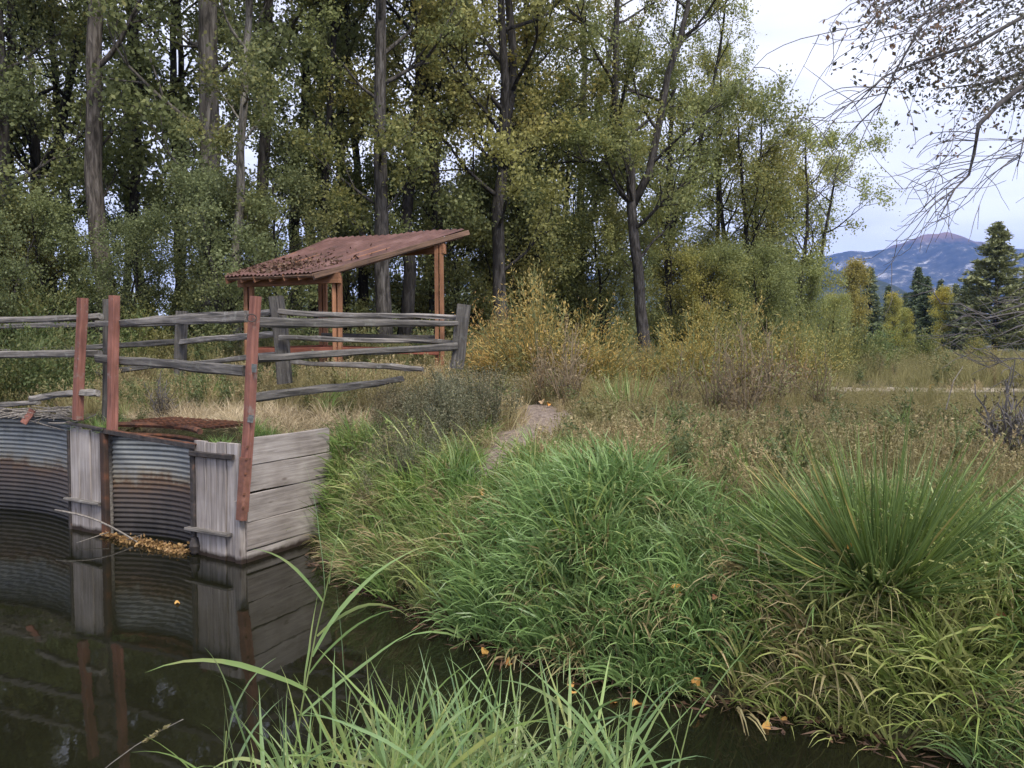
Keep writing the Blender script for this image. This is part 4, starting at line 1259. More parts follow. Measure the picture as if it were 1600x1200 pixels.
def scatter(name, pts, yaw, scl, protos, tilt=None):
    """one object; geometry nodes put a tuft on every point"""
    n = len(pts)
    me = bpy.data.meshes.new(name)
    me.vertices.add(n); me.vertices.foreach_set('co', np.asarray(pts, np.float32).ravel())
    rot = np.zeros((n, 3), np.float32); rot[:, 2] = yaw
    if tilt is not None: rot[:, :2] = tilt
    a = me.attributes.new('rot', 'FLOAT_VECTOR', 'POINT'); a.data.foreach_set('vector', rot.ravel())
    a = me.attributes.new('scl', 'FLOAT', 'POINT'); a.data.foreach_set('value', np.asarray(scl, np.float32))
    a = me.attributes.new('idx', 'INT', 'POINT'); a.data.foreach_set('value', rng.integers(0, len(protos), n).astype(np.int32))
    o = ob(name, me)
    c = bpy.data.collections.new(name + '_tufts')
    for k, p in enumerate(protos):
        c.objects.link(bpy.data.objects.new('tuft_%02d' % k, p))
    g = bpy.data.node_groups.new(name, 'GeometryNodeTree')
    g.interface.new_socket('Geometry', in_out='INPUT', socket_type='NodeSocketGeometry')
    g.interface.new_socket('Geometry', in_out='OUTPUT', socket_type='NodeSocketGeometry')
    nn, lk = g.nodes, g.links.new
    gi, go = nn.new('NodeGroupInput'), nn.new('NodeGroupOutput')
    ci = nn.new('GeometryNodeCollectionInfo'); ci.inputs['Collection'].default_value = c
    ci.inputs['Separate Children'].default_value = True; ci.inputs['Reset Children'].default_value = True
    ip = nn.new('GeometryNodeInstanceOnPoints'); ip.inputs['Pick Instance'].default_value = True

    def na(nm, ty):
        x = nn.new('GeometryNodeInputNamedAttribute'); x.data_type = ty; x.inputs['Name'].default_value = nm
        return [s for s in x.outputs if s.enabled and s.name == 'Attribute'][0]
    er = nn.new('FunctionNodeEulerToRotation')
    lk(na('rot', 'FLOAT_VECTOR'), er.inputs[0]); lk(er.outputs[0], ip.inputs['Rotation'])
    lk(na('scl', 'FLOAT'), ip.inputs['Scale']); lk(na('idx', 'INT'), ip.inputs['Instance Index'])
    lk(gi.outputs[0], ip.inputs['Points']); lk(ci.outputs[0], ip.inputs['Instance']); lk(ip.outputs[0], go.inputs[0])
    md = o.modifiers.new('scatter', 'NODES'); md.node_group = g
    tag(o, kind='stuff')
    return o


def field(n, x0, x1, y0, y1):
    return rng.uniform(x0, x1, n), rng.uniform(y0, y1, n)


def grad(x, y, e=0.25):
    return (ground(x + e, y) - ground(x - e, y)) / (2 * e), (ground(x, y + e) - ground(x, y - e)) / (2 * e)


def seen(x, y, m=0.5):
    """keeps what stands in or just beside the view"""
    return (np.abs(x) < 0.62 * y + m)


def free(x, y, w=0.28):
    return (pl_dist(x, y, PATH_A) > w * 1.25 * rng.uniform(0.6, 1.5, len(x))) & (pl_dist(x, y, TRACK_A) > 1.1 * rng.uniform(0.7, 1.3, len(x)))


def put(name, x, y, s0, s1, protos, tilt=0.12, sink=0.0, downhill=True):
    z = ground(x, y) - sink
    gx_, gy_ = grad(x, y)
    yaw = np.arctan2(-gy_, -gx_) + np.where(rng.random(len(x)) < 0.5, rng.normal(0, 0.8, len(x)), rng.uniform(0, 6.28, len(x))) if downhill else rng.uniform(0, 6.28, len(x))
    return scatter(name, np.stack([x, y, z], -1), yaw, rng.uniform(s0, s1, len(x)) * (1 + 0.55 * vnoise(x, y, 0.5, 61) + 0.4 * vnoise(x, y, 0.23, 62)), protos, rng.normal(0, tilt, (len(x), 2)))


r_ = np.random.default_rng(77)
bank_p = lambda m, **k: [proto([blades(24, 0.3, 0.64, 0.019, r=np.random.default_rng(100 + i), **k)], m) for i in range(5)]
green_t = bank_p(M_GRASS, lean=0.12, cone=0.7, droop=1.8)
blue_t = bank_p(M_BGRASS, lean=0.22, cone=0.65, droop=2.1)
yell_t = bank_p(M_YGRASS, lean=0.15, cone=0.8, droop=1.9)
straw_hang = bank_p(M_STRAW, lean=0.8, cone=0.4, droop=2.2)
straw_t = [proto([blades(26, 0.22, 0.5, 0.008, lean=0.15, cone=0.6, droop=1.0, r=np.random.default_rng(200 + i)), stalks(4, 0.35, 0.65, True, np.random.default_rng(210 + i))], M_STRAW) for i in range(5)]
hay_t = [proto([blades(26, 0.2, 0.42, 0.006, lean=0.3, cone=2.2, droop=1.2, r=np.random.default_rng(230 + i))], M_HAY) for i in range(4)]
mead_t = [proto([blades(46, 0.35, 0.75, 0.012, lean=0.1, cone=0.5, droop=0.7, base=0.22, r=np.random.default_rng(240 + i)), stalks(8, 0.6, 1.0, True, np.random.default_rng(250 + i), 0.4)], M_MEADOW) for i in range(5)]
forb_t = [proto([forb(9, 0.55, 34, 0.06, np.random.default_rng(260 + i))], M_FORB) for i in range(4)]
sage_t = [proto([forb(13, 0.75, 60, 0.035, np.random.default_rng(270 + i))], M_SAGE) for i in range(4)]
dock_t = [proto([forb(8, 0.95, 60, 0.03, np.random.default_rng(280 + i), 0.6)], M_DOCK) for i in range(3)]

# green bank: patches of green, blue-green and yellow-green
x, y = field(30000, -2.8, 8.0, 1.0, 10.6)
d = bank_d(x, y)
k = (d > -0.06) & (d < 1.75) & seen(x, y, 0.8) & (x > -2.45) & free(x, y, 0.2)
x, y, d = x[k], y[k], d[k]
pn = vnoise(x, y, 0.55, 41) + 0.5 * vnoise(x, y, 0.2, 42)
yel = (x > 1.0) & (y < 5.65) & (pn > -0.32 + 0.25 * (x > 2.4)) | (pn > 0.52)
blu = ~yel & ((pn < -0.02 - 0.1 * (x < -0.5)) | ((x > 0.2) & (x < 1.6) & (d < 1.0)))
crest = d > (1.05 + 0.5 * pn + 0.2 * np.sin(x * 2.1))
dens = rng.random(len(x))
grn = ~yel & ~blu
put('green_bank_grass', *[v[grn & ~crest & (dens < 0.54)] for v in (x, y)], 0.5, 0.9, green_t)
put('blue_green_bank_grass', *[v[blu & ~crest & (dens < 0.54)] for v in (x, y)], 0.65, 1.1, blue_t)
put('yellow_green_bank_grass', *[v[yel & ~crest & (dens < 0.54)] for v in (x, y)], 0.55, 0.95, yell_t)
put('hanging_dead_grass', *[v[(dens > 0.62) & (dens < 0.62 + 0.12 * (1 - np.clip(d, 0, 1)) + 0.015)] for v in (x, y)], 0.6, 1.0, straw_hang)
put('crest_green_grass', *[v[crest & (dens < 0.1 + 0.2 * (pn > 0.1))] for v in (x, y)], 0.35, 0.65, green_t, tilt=0.2)

acc = [proto([blades(7, 0.55, 0.95, 0.017, lean=0.1, cone=0.6, droop=1.5, r=np.random.default_rng(310 + i)), stalks(2, 0.6, 0.9, True, np.random.default_rng(320 + i), 0.5)], M_YGRASS) for i in range(4)]
put('tall_accent_grass', *[v[(dens > 0.965) & (d < 0.95)] for v in (x, y)], 0.6, 1.0, acc)
# crest and fence ground: straw, hay, weeds
x, y = field(26000, -9.5, 9.5, 4.0, 15.0)
d = bank_d(x, y)
k = (d > 1.1) & seen(x, y, 0.8) & free(x, y, 0.3)
k |= (d > 0.45) & (x < -2.5) & seen(x, y, 0.8)
k &= ~((np.abs(x + 2.75) < 0.6) & (y < 9.9))
x, y, d = x[k], y[k], d[k]
pn = vnoise(x, y, 0.9, 51) + 0.5 * vnoise(x, y, 0.3, 52)
dens = rng.random(len(x))
hay = pl_dist(x, y, np.array([(-4.6, 11.7), (-3.2, 11.4), (-1.7, 11.4)])) < 0.95
lowz = (x < -1.9)
lowg = (y > 11.3) & (x > 0.9)
put('short_dry_grass', *[v[lowg & (dens < 0.85)] for v in (x, y)], 0.26, 0.52, straw_t + mead_t[:2], downhill=False)
hay |= lowg
put('crest_dry_grass', *[v[~hay & (dens < np.where(lowz, 0.34, 0.48)) & (pn > -0.42)] for v in (x, y)], 0.45, 0.8, straw_t, downhill=False)
_a = PATH_A[rng.integers(0, 5, 60)] + rng.normal(0, 0.42, (60, 2))
put('path_edge_litter', _a[:, 0], _a[:, 1], 0.35, 0.65, hay_t, tilt=0.6, downhill=False)
put('flattened_hay', *[v[(hay & ~lowg & (dens < 0.7)) | ((dens > 0.9) & (pl_dist(x, y, PATH_A) < 1.3))] for v in (x, y)], 0.6, 1.0, hay_t, tilt=0.5, downhill=False)
put('crest_weeds', *[v[~hay & (dens > 0.5) & (dens < 0.56) & (pn < 0.2)] for v in (x, y)], 0.45, 0.85, forb_t, downhill=False)
put('mixed_green_grass', *[v[~hay & (dens > 0.6) & (dens < np.where(lowz, 0.64, 0.67)) & (pn < 0.1)] for v in (x, y)], 0.45, 0.85, green_t, tilt=0.2, downhill=False)
# grey green weeds by the fence end
x, y = field(420, -2.1, 0.3, 8.7, 12.2)
k = np.hypot((x + 0.95) / 0.95, (y - 10.2) / 1.3) < 0.95 + 0.9 * vnoise(x, y, 0.6, 71) + 0.25 * rng.normal(0, 1, len(x))
k &= rng.random(len(x)) < 0.75
k &= free(x, y, 0.35)
put('grey_green_weeds', x[k], y[k], 0.55, 0.95, sage_t, downhill=False)
# meadow
x, y = field(20000, -4, 46, 11.5, 75)
k = seen(x, y, 2) & (pl_dist(x, y, TRACK_A) > 1.15) & (rng.random(len(x)) < np.clip(16 / y, 0.18, 1.0)) & ((x > 0.6) | (y > 30))
k &= bank_d(x, y) > 2.2
x, y = x[k], y[k]
nr = (y < 18.6)
k = nr & (rng.random(len(x)) < 0.6)
put('track_verge_grass', x[k], y[k], 0.3, 0.5, straw_t, downhill=False)
put('track_grass', _x, _y, 0.25, 0.5, straw_t, downhill=False)
put('meadow_grass', x[~nr], y[~nr], 0.5, 0.95, mead_t, downhill=False)
k = rng.random(len(x)) < 0.08
k &= ~nr
put('meadow_weeds', x[k] + 0.3, y[k], 0.6, 1.3, forb_t, downhill=False)
k = (rng.random(len(x)) < 0.02) & ~nr
put('rusty_dock', x[k] + 0.2, y[k], 0.5, 0.9, dock_t, downhill=False)
# floor of the grove
x, y = field(9000, -22, 6, 12.6, 42)
k = seen(x, y, 2) & (rng.random(len(x)) < np.clip(18 / y, 0.2, 1)) & ((x < 1.5) | (y > 20)) & ((x + 3.4) ** 2 + (y - 17.3) ** 2 > 4)
x, y = x[k], y[k]; h_ = rng.random(len(x))
nf_ = (y < 17.5) & (x > -8.5)
put('fence_dry_grass', x[nf_], y[nf_], 0.55, 0.95, straw_t, downhill=False)
h_[nf_ & (h_ < 0.93)] = 0.425
put('grove_floor_weeds', x[h_ < 0.42], y[h_ < 0.42], 0.7, 1.5, forb_t, downhill=False)
put('grove_floor_grass', x[h_ > 0.43], y[h_ > 0.43], 0.6, 1.0, mead_t, downhill=False)


# ------------------------------------------------------------------ shrubs and weed clumps as things
def gen_shrub(seed, H, Rr, nst, nleaf, ls, asp, stem_m, leaf_m, low=0.25, dens=0.1, up=0.8, curl=0.0):
    r = np.random.default_rng(seed)
    B, cs, ds = MB(), [], []
    for k in range(nst):
        az = r.uniform(0, 6.283); sp = r.random() ** 0.6
        tip = np.array([math.cos(az) * Rr * sp * r.uniform(0.7, 1.25), math.sin(az) * Rr * sp * r.uniform(0.7, 1.25), H * (1 - 0.45 * sp ** 2) * r.uniform(0.5, 1.15) * (1 + 0.22 * math.sin(3 * az + seed))])
        b0 = np.array([math.cos(az), math.sin(az), 0]) * Rr * 0.25 * sp
        t = np.linspace(0, 1, 8)[:, None]
        pts = b0 * (1 - t) + tip * np.concatenate([t ** 1.3, t ** 1.3, t], 1) + np.cumsum(r.normal(0, 0.02, (8, 3)), 0)
        B.tube(pts, 0.012 * (1 - t[:, 0] * 0.8) + 0.002, 4, cap=False)
        for j in range(4):
            s = r.uniform(0.35, 0.95); p = np.array([np.interp(s, t[:, 0], pts[:, m]) for m in range(3)])
            dd = unit(unit(tip) + r.normal(0, 0.5, 3)); e = p + dd * 0.3 * H * r.uniform(0.4, 1)
            B.tube([p, (p + e) / 2 + r.normal(0, 0.02, 3), e], [0.006, 0.004, 0.002], 3, cap=False)
            n_ = int(nleaf * 0.16); u_ = r.random((n_, 1)); cs.append(p + (e - p) * u_ + r.normal(0, dens * 0.8, (n_, 3))); ds.append(np.tile(dd, (n_, 1)))
        n_ = int(nleaf * 0.36); s = r.uniform(low, 1, n_)
        c = np.array([np.interp(s, t[:, 0], pts[:, m]) for m in range(3)]).T + r.normal(0, dens, (n_, 3))
        cs.append(c); ds.append(np.tile(unit(tip), (n_, 1)))
    v, q, a = leaf_quads(np.concatenate(cs), ls, asp, -0.1, r, axis=np.concatenate(ds) * 0.7)
    return B.mesh('stems', stem_m), mesh_np('foliage', v, q, leaf_m, {'rnd': a})


SH = {
    'willow': gen_shrub(1, 1.75, 1.35, 64, 120, 0.082, 0.28, M_STEM, M_WILLOW),
    'willow2': gen_shrub(2, 1.55, 1.2, 58, 100, 0.08, 0.27, M_STEM, M_WILLOW, low=0.35),
    'weed': gen_shrub(3, 1.2, 0.5, 26, 26, 0.05, 0.5, M_REDSTEM, M_DOCK, low=0.1, dens=0.05),
    'bush': gen_shrub(4, 1.6, 1.3, 60, 100, 0.09, 0.5, M_STEM, M_FORB, low=0.1, dens=0.14),
    'dark': gen_shrub(5, 0.8, 0.28, 30, 46, 0.035, 0.5, M_TWIG, M_DOCK, low=0.05, dens=0.04),
}


def shrub(kind, name, u, Y, s, tint, label, cat, group=None, rz=0.0, sz=None):
    x = (u - 800) / F * Y
    e = tag(empty(name, (x, Y, gz(x, Y) - 0.04), rz), label, cat, group)
    for nm, me in zip(('stems', 'foliage'), SH[kind]):
        o = bpy.data.objects.new(nm, me); COL.objects.link(o); o.parent = e
        o.scale = (s, s, sz or s)
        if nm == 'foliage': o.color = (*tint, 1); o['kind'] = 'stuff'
    return e


GS = 'willow shrubs along the meadow edge'
shrub('willow', 'willow_shrub', 845, 14.5, 1.02, (1.25, 1.12, 0.95), 'bright orange yellow willow bush right of the fence end post', 'shrub', GS)
shrub('willow2', 'willow_shrub', 780, 15.2, 0.85, (1.15, 0.9, 0.85), 'lower orange willow clump against the fence end post', 'shrub', GS, 1.0)
shrub('willow2', 'willow_shrub', 930, 15.0, 0.85, (1.1, 1.0, 0.8), 'right hand shoulder of low orange willow beside the brightest bush', 'shrub', GS, 2.0)
shrub('willow2', 'willow_shrub', 1000, 17.5, 0.6, (1.1, 0.85, 0.75), 'small orange shrub at the foot of the large forked trunk', 'shrub', GS, 3.0)
shrub('willow', 'willow_shrub', 1085, 15.5, 0.86, (0.95, 0.95, 0.75), 'olive yellow willow bush right of the green grass clump', 'shrub', GS, 4.0)
shrub('willow', 'willow_shrub', 1170, 16.5, 0.92, (0.95, 0.95, 0.8), 'tall olive willow bush behind the brown weed stalks', 'shrub', GS, 5.0)
shrub('willow2', 'willow_shrub', 1240, 17.0, 0.9, (0.9, 0.95, 0.78), 'olive willow bush at the right end of the shrub row', 'shrub', GS, 0.5)
shrub('willow2', 'willow_shrub', 1290, 22.0, 1.0, (0.8, 0.95, 0.8), 'yellow green bush beside the track', 'shrub', GS, 1.5)
shrub('bush', 'leafy_bush', 1330, 27, 0.95, (1.0, 1.15, 1.0), 'low green bush behind the gravel track', 'bush', 'green bushes on the meadow')
shrub('bush', 'leafy_bush', 1375, 34, 0.9, (1.1, 1.2, 1.0), 'small green bush right of the low green one behind the track', 'bush', 'green bushes on the meadow', 2.0)
shrub('bush', 'leafy_bush', 1450, 44, 1.0, (1.3, 1.25, 1.0), 'olive bush under the slender conifer', 'bush', 'green bushes on the meadow', 3.0)
shrub('bush', 'leafy_bush', 1530, 40, 0.8, (1.5, 1.35, 1.0), 'yellowish bush in front of the largest pine', 'bush', 'green bushes on the meadow', 4.0)
shrub('weed', 'dock_stalks', 885, 12.6, 0.95, (1, 1, 1), 'red brown dead weed stalks in front of the orange willow', 'weed', 'dead weed stalks')
shrub('weed', 'dock_stalks', 845, 12.9, 0.75, (1.1, 1.0, 0.9), 'shorter red brown stalks left of the main ones', 'weed', 'dead weed stalks', 1.0)
shrub('weed', 'dock_stalks', 1165, 11.3, 1.0, (1.05, 1.05, 1.0), 'tall brown weed stalks standing alone on the crest', 'weed', 'dead weed stalks', 2.0)
shrub('weed', 'dock_stalks', 1240, 14.0, 0.8, (1.1, 0.95, 0.8), 'rusty weed clump right of the tall brown stalks', 'weed', 'dead weed stalks', 3.0)
shrub('dark', 'dead_weed', 1582, 7.6, 1.15, (0.55, 0.65, 0.7), 'dark dead weed clump at the right edge behind the spiky plant', 'weed')
for k_, (u_, Y_, s_, lab_) in enumerate([(1120, 11.8, 0.9, 'green brown stalks left of the tall brown weed stalks'), (1205, 12.3, 0.95, 'green brown stalks right of the tall brown weed stalks'), (1285, 12.6, 0.75, 'short olive stalks beyond the rusty weed clump'), (1060, 12.4, 0.7, 'low olive stalks between the green grass clump and the tall brown weeds')]):
    shrub('weed', 'weed_stalks', u_, Y_, s_, (0.95, 1.35, 0.95), lab_, 'weed', 'green brown weed stalks', k_ * 1.7)
shrub('dark', 'dead_weed', 250, 11.6, 0.8, (0.8, 0.9, 0.9), 'small brown dead weed behind the second red post', 'weed', None, 1.0)
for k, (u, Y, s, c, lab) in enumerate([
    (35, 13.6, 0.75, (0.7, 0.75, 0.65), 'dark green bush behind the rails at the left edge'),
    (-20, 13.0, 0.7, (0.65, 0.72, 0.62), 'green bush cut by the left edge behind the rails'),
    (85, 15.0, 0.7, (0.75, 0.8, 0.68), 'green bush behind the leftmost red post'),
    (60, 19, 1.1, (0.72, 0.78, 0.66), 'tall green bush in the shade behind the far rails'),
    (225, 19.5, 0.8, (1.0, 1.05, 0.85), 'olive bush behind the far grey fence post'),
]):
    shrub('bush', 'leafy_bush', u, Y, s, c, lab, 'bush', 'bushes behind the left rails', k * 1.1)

# tall green grass clump in front of the forked trunk
tall_t = proto([blades(70, 0.5, 0.95, 0.014, lean=0.0, cone=0.55, droop=0.8, base=0.2, r=np.random.default_rng(301))], M_GRASS)
for (u, Y, s, lab) in ((985, 11.8, 0.95, 'tall fresh green grass clump right of the dead weed stalks'), (955, 12.4, 0.75, 'smaller green grass clump beside the red brown stalks')):
    x = (u - 800) / F * Y
    o = ob('grass_clump', tall_t); o.location = (x, Y, gz(x, Y) - 0.03); o.scale = (s,) * 3
    tag(o, lab, 'grass', 'tall green grass clumps'); o['kind'] = 'stuff'

# ------------------------------------------------------------------ spiky iris plant, leaf by leaf
ix, iy = P(1378, 925, 5.62).x, 5.62
iris = tag(empty('iris_clump', (ix, iy, gz(ix, iy) - 0.06)), 'large spiky clump of sword shaped green leaves on the bank at right', 'plant')
ri = np.random.default_rng(5)
im = []
for k in range(10):
    v, q, a = blades(1, 1.1, 1.1, 0.021, lean=0.0, cone=0.0, droop=0.14 + 0.13 * k, base=0.0, seg=7, r=np.random.default_rng(500 + k), taper=0.9)
    c = v.reshape(-1, 2, 3)
    mid = (c[:, :1] + c[:, 1:]) / 2; wv = c[:, 1:] - c[:, :1]
    nrm = np.array([[[0.0, 0.0, 0.0]]]) + np.cross(wv, [0, 0, 1.0]) * 0.22
    v3 = np.concatenate([c[:, :1], mid + nrm, c[:, 1:]], 1).reshape(-1, 3)       # a keel down the middle
    n_ = len(c)
    q3 = np.array([f for j in range(n_ - 1) for f in ((3 * j, 3 * j + 1, 3 * j + 4, 3 * j + 3), (3 * j + 1, 3 * j + 2, 3 * j + 5, 3 * j + 4))])
    im.append(mesh_np('leaf', v3, q3, M_IRIS, {'rnd': np.full(len(v3), k / 10)}))
for k in range(285):
    az = ri.uniform(0, 6.283)
    t = ri.random() ** 0.62
    th = R(4) + t * R(66)
    rad = 0.03 + 0.2 * t
    s = (1.22 - 0.12 * t) * ri.uniform(0.62, 1.12)
    o = bpy.data.objects.new('leaf', im[min(9, int(10 * t * ri.uniform(0.5, 1.25)))]); COL.objects.link(o); o.parent = iris
    dv = Vector((math.cos(az) * math.sin(th), math.sin(az) * math.sin(th), math.cos(th)))
    o.rotation_euler = (Matrix.Rotation(az, 3, 'Z') @ Matrix.Rotation(th, 3, 'Y') @ Matrix.Rotation(ri.uniform(0, 6.28), 3, 'Z')).to_euler()
    o.location = (math.cos(az) * rad, math.sin(az) * rad, 0)
    o.scale = (s * 0.95, s * 0.95, s)
    c = ri.random(); o.color = (0.85 + 0.5 * c, 0.85 + 0.35 * c, 0.9, 1) if c < 0.9 or t < 0.3 else (2.6, 1.45, 1.6, 1)

ev, eq, ea, en = [], [], [], 0
for k in range(950):
    th = R(4) + ri.random() ** 0.6 * R(74)
    az = ri.uniform(0, 6.283)
    v, q, a = blades(1, 0.55, 1.15, 0.015, lean=0.0, cone=0.0, droop=1.0, base=0.0, seg=5, r=ri, taper=0.9)
    Mx = np.array(Matrix.Rotation(az, 3, 'Z') @ Matrix.Rotation(th, 3, 'Y') @ Matrix.Rotation(ri.uniform(0, 6.28), 3, 'Z'))
    v = v @ Mx.T + [math.cos(az) * 0.12, math.sin(az) * 0.12, 0]
    ev.append(v); eq.append(q + en); ea.append(a); en += len(v)
o = bpy.data.objects.new('leaf_mass', mesh_np('leaf_mass', np.concatenate(ev), np.concatenate(eq), M_IRIS, {'rnd': np.concatenate(ea)}))
COL.objects.link(o); o.parent = iris; o['kind'] = 'stuff'; o.color = (0.9, 0.9, 0.9, 1)

v_ = [blades(1, 0.3, 0.7, 0.016, lean=0.0, cone=1.6, droop=2.6, base=0.25, seg=5, r=ri) for k in range(160)]
n_ = 0; ev, eq, ea = [], [], []
for v, q, a in v_:
    ev.append(v); eq.append(q + n_); ea.append(a); n_ += len(v)
o = bpy.data.objects.new('dead_skirt', mesh_np('dead_skirt', np.concatenate(ev), np.concatenate(eq), M_STRAW, {'rnd': np.concatenate(ea)}))
COL.objects.link(o); o.parent = iris; o['kind'] = 'stuff'

# ------------------------------------------------------------------ reeds on the near bank
rr = np.random.default_rng(9)


def reed_leaf_mesh(seed, L0=0.5, w=0.017, droop=1.2):
    r = np.random.default_rng(seed)
    V, Q, A = blades(1, L0, L0, w, lean=1.05, cone=0.0, droop=droop, base=0.0, seg=9, r=r, taper=0.95)
    c = V.reshape(-1, 2, 3); mid = c.mean(1, keepdims=True) - [0, 0, 0.0]
    wv = c[:, 1:] - c[:, :1]; mid[..., 2] -= np.linalg.norm(wv, axis=2) * 0.14
    v3 = np.concatenate([c[:, :1], mid, c[:, 1:]], 1).reshape(-1, 3)
    q3 = np.array([f for j in range(len(c) - 1) for f in ((3 * j, 3 * j + 1, 3 * j + 4, 3 * j + 3), (3 * j + 1, 3 * j + 2, 3 * j + 5, 3 * j + 4))])
    return mesh_np('leaf', v3, q3, M_REED, {'rnd': np.full(len(v3), r.random())})


RL = [reed_leaf_mesh(600 + k, rr.uniform(0.38, 0.58), rr.uniform(0.012, 0.0185), rr.uniform(0.6, 1.7)) for k in range(12)]


def reed_at(x, y, H, lean, nl, label, group=None, tint=1.0, l0=0.35, scale=1.0):
    z0 = max(gz(x, y), -0.15) - 0.03
    e = tag(empty('reed', (x, y, z0)), label, 'reed', group)
    t = np.linspace(0, 1, 8)
    pts = np.stack([lean[0] * t ** 1.6, lean[1] * t ** 1.6, H * t - 0.08 * H * t ** 3], -1)
    b = MB(); b.tube(pts, 0.0042 * (1 - 0.7 * t) + 0.0008, 5)
    ob('stem', b.mesh('stem', M_REEDSTEM), e, Matrix.Translation(e.location))
    az = rr.uniform(0, 6.28)
    for k in range(nl):
        s = l0 + (1 - l0) * (k + rr.uniform(0.1, 0.6)) / nl
        p = [np.interp(s, t, pts[:, j]) for j in range(3)]
        o = bpy.data.objects.new('leaf', RL[rr.integers(12)]); COL.objects.link(o); o.parent = e
        o.location = p
        az += math.pi + rr.normal(0, 0.7)
        o.rotation_euler = (rr.normal(0, 0.12), rr.normal(0, 0.25), az)
        sc = scale * rr.uniform(0.75, 1.15) * (1.0 - 0.25 * s)
        o.scale = (sc,) * 3
        c = rr.random(); o.color = (tint * (0.8 + 0.45 * c), tint * (0.85 + 0.3 * c), tint * (0.85 + 0.25 * rr.random()), 1)
    return e


M_REEDSTEM = noise_mat('reed_stem', [(0.3, (0.15, 0.2, 0.06)), (0.7, (0.27, 0.32, 0.13))], scale=4)
GRD = 'reeds along the near bank'
p0 = P(430, 1260, 2.75); p1 = P(508, 850, 2.62)
z0 = gz(p0.x, p0.y)
tall = reed_at(p0.x - 0.04, p0.y, p1.z - z0 + 0.12, (p1.x - p0.x + 0.06, p1.y - p0.y), 7, 'tallest reed, standing clear over the dark water with long drooping leaves', GRD, l0=0.4, scale=1.2)
for (s_, az_, sc_, kx, tl) in [(0.97, 0.1, 0.75, 3, -0.2), (0.93, 3.0, 0.55, 1, -0.3), (0.82, 0.0, 0.95, 7, 0.05), (0.78, -0.3, 0.85, 5, 0.1), (0.74, 2.9, 0.6, 2, -0.5), (0.7, 0.25, 1.0, 9, 0.1), (0.6, -0.15, 0.9, 4, 0.0), (0.55, 3.3, 0.7, 6, 0.0)]:
    o = bpy.data.objects.new('leaf', RL[kx]); COL.objects.link(o); o.parent = tall
    hh, lx, ly = p1.z - z0 + 0.12, p1.x - p0.x + 0.06, p1.y - p0.y
    o.location = (lx * s_ ** 1.6, ly * s_ ** 1.6, hh * s_ - 0.08 * hh * s_ ** 3)
    o.rotation_euler = (0, tl, az_); o.scale = (sc_,) * 3; o.color = (1.05, 1.05, 1.0, 1)
p0 = P(500, 1260, 2.6); p1 = P(530, 1010, 2.6)
reed_at(p0.x, p0.y, p1.z - gz(p0.x, p0.y), (0.1, 0), 9, 'second tallest reed, just right of the tallest one', GRD, l0=0.35)
p0 = P(1010, 1250, 2.7)
reed_at(p0.x, p0.y, P(950, 1060, 2.7).z - gz(p0.x, p0.y), (0.16, 0.05), 7, 'reed at the right end of the clump with leaves reaching over the water', GRD, l0=0.4)
p0 = P(330, 1290, 2.8)
reed_at(p0.x, p0.y, P(355, 1085, 2.8).z - gz(p0.x, p0.y), (0.05, 0.02), 6, 'short reed at the left end of the clump with upright leaves', GRD, l0=0.4)
for k in range(112):
    u = float(np.clip(rr.normal(680, 170), 310, 975)); Y = rr.uniform(2.15, 2.8)
    vtop = 1116 + 0.00022 * (u - 700) ** 2 + rr.uniform(-55, 60)
    if u < 560: vtop += 15
    x = (u - 800) / F * Y
    hgt = P(u, vtop, Y).z - max(gz(x, Y), -0.15)
    reed_at(x, Y, max(hgt, 0.3), (rr.normal(0.08, 0.09), rr.normal(0.05, 0.06)), 11, 'green reed crowded among the others in the near clump', GRD, l0=0.3, scale=0.95)
# pale seed stalk at left, lone blade at bottom right
b = MB(); A0, A1 = P(130, 1230, 2.7), P(286, 1124, 2.62)
pts = [A0.lerp(A1, t) + Vector((0, 0, 0.02 * math.sin(math.pi * t))) for t in np.linspace(-0.9, 1, 9)]
pts[0].z = min(pts[0].z, gz(pts[0].x, pts[0].y))
b.tube(pts, 0.0016, 5)
sk = ob('seed_stalk', b.mesh('seed_stalk', M_SEED if False else M_DEAD)); tag(sk, 'thin pale grass stalk with a seed head leaning over the water at left', 'grass stalk')
c = np.array([tuple(A0.lerp(A1, t)) for t in rr.uniform(0.62, 0.86, 60)]) + rr.normal(0, 0.0022, (60, 3)) + np.array([0, 0, 0.014])
v, q, a = leaf_quads(c, 0.022, 0.3, 0, rr, axis=np.tile(np.array(unit(np.array(A1 - A0))) * 1.5, (60, 1)))
hd = ob('seed_head', mesh_np('seed_head', v, q, M_STRAW, {'rnd': a})); hd.parent = sk; hd['kind'] = 'stuff'
q0 = P(1352, 1230, 2.5)
bl = blades(1, 0.34, 0.34, 0.02, lean=-0.25, cone=0, droop=0.2, base=0, seg=8, r=np.random.default_rng(3))
o = ob('grass_shoot', mesh_np('grass_shoot', bl[0], bl[1], M_REED, {'rnd': bl[2]})); o.location = (q0.x, q0.y, q0.z - 0.2)
tag(o, 'single broad green blade poking up at the bottom edge, right of the clump', 'grass shoot')

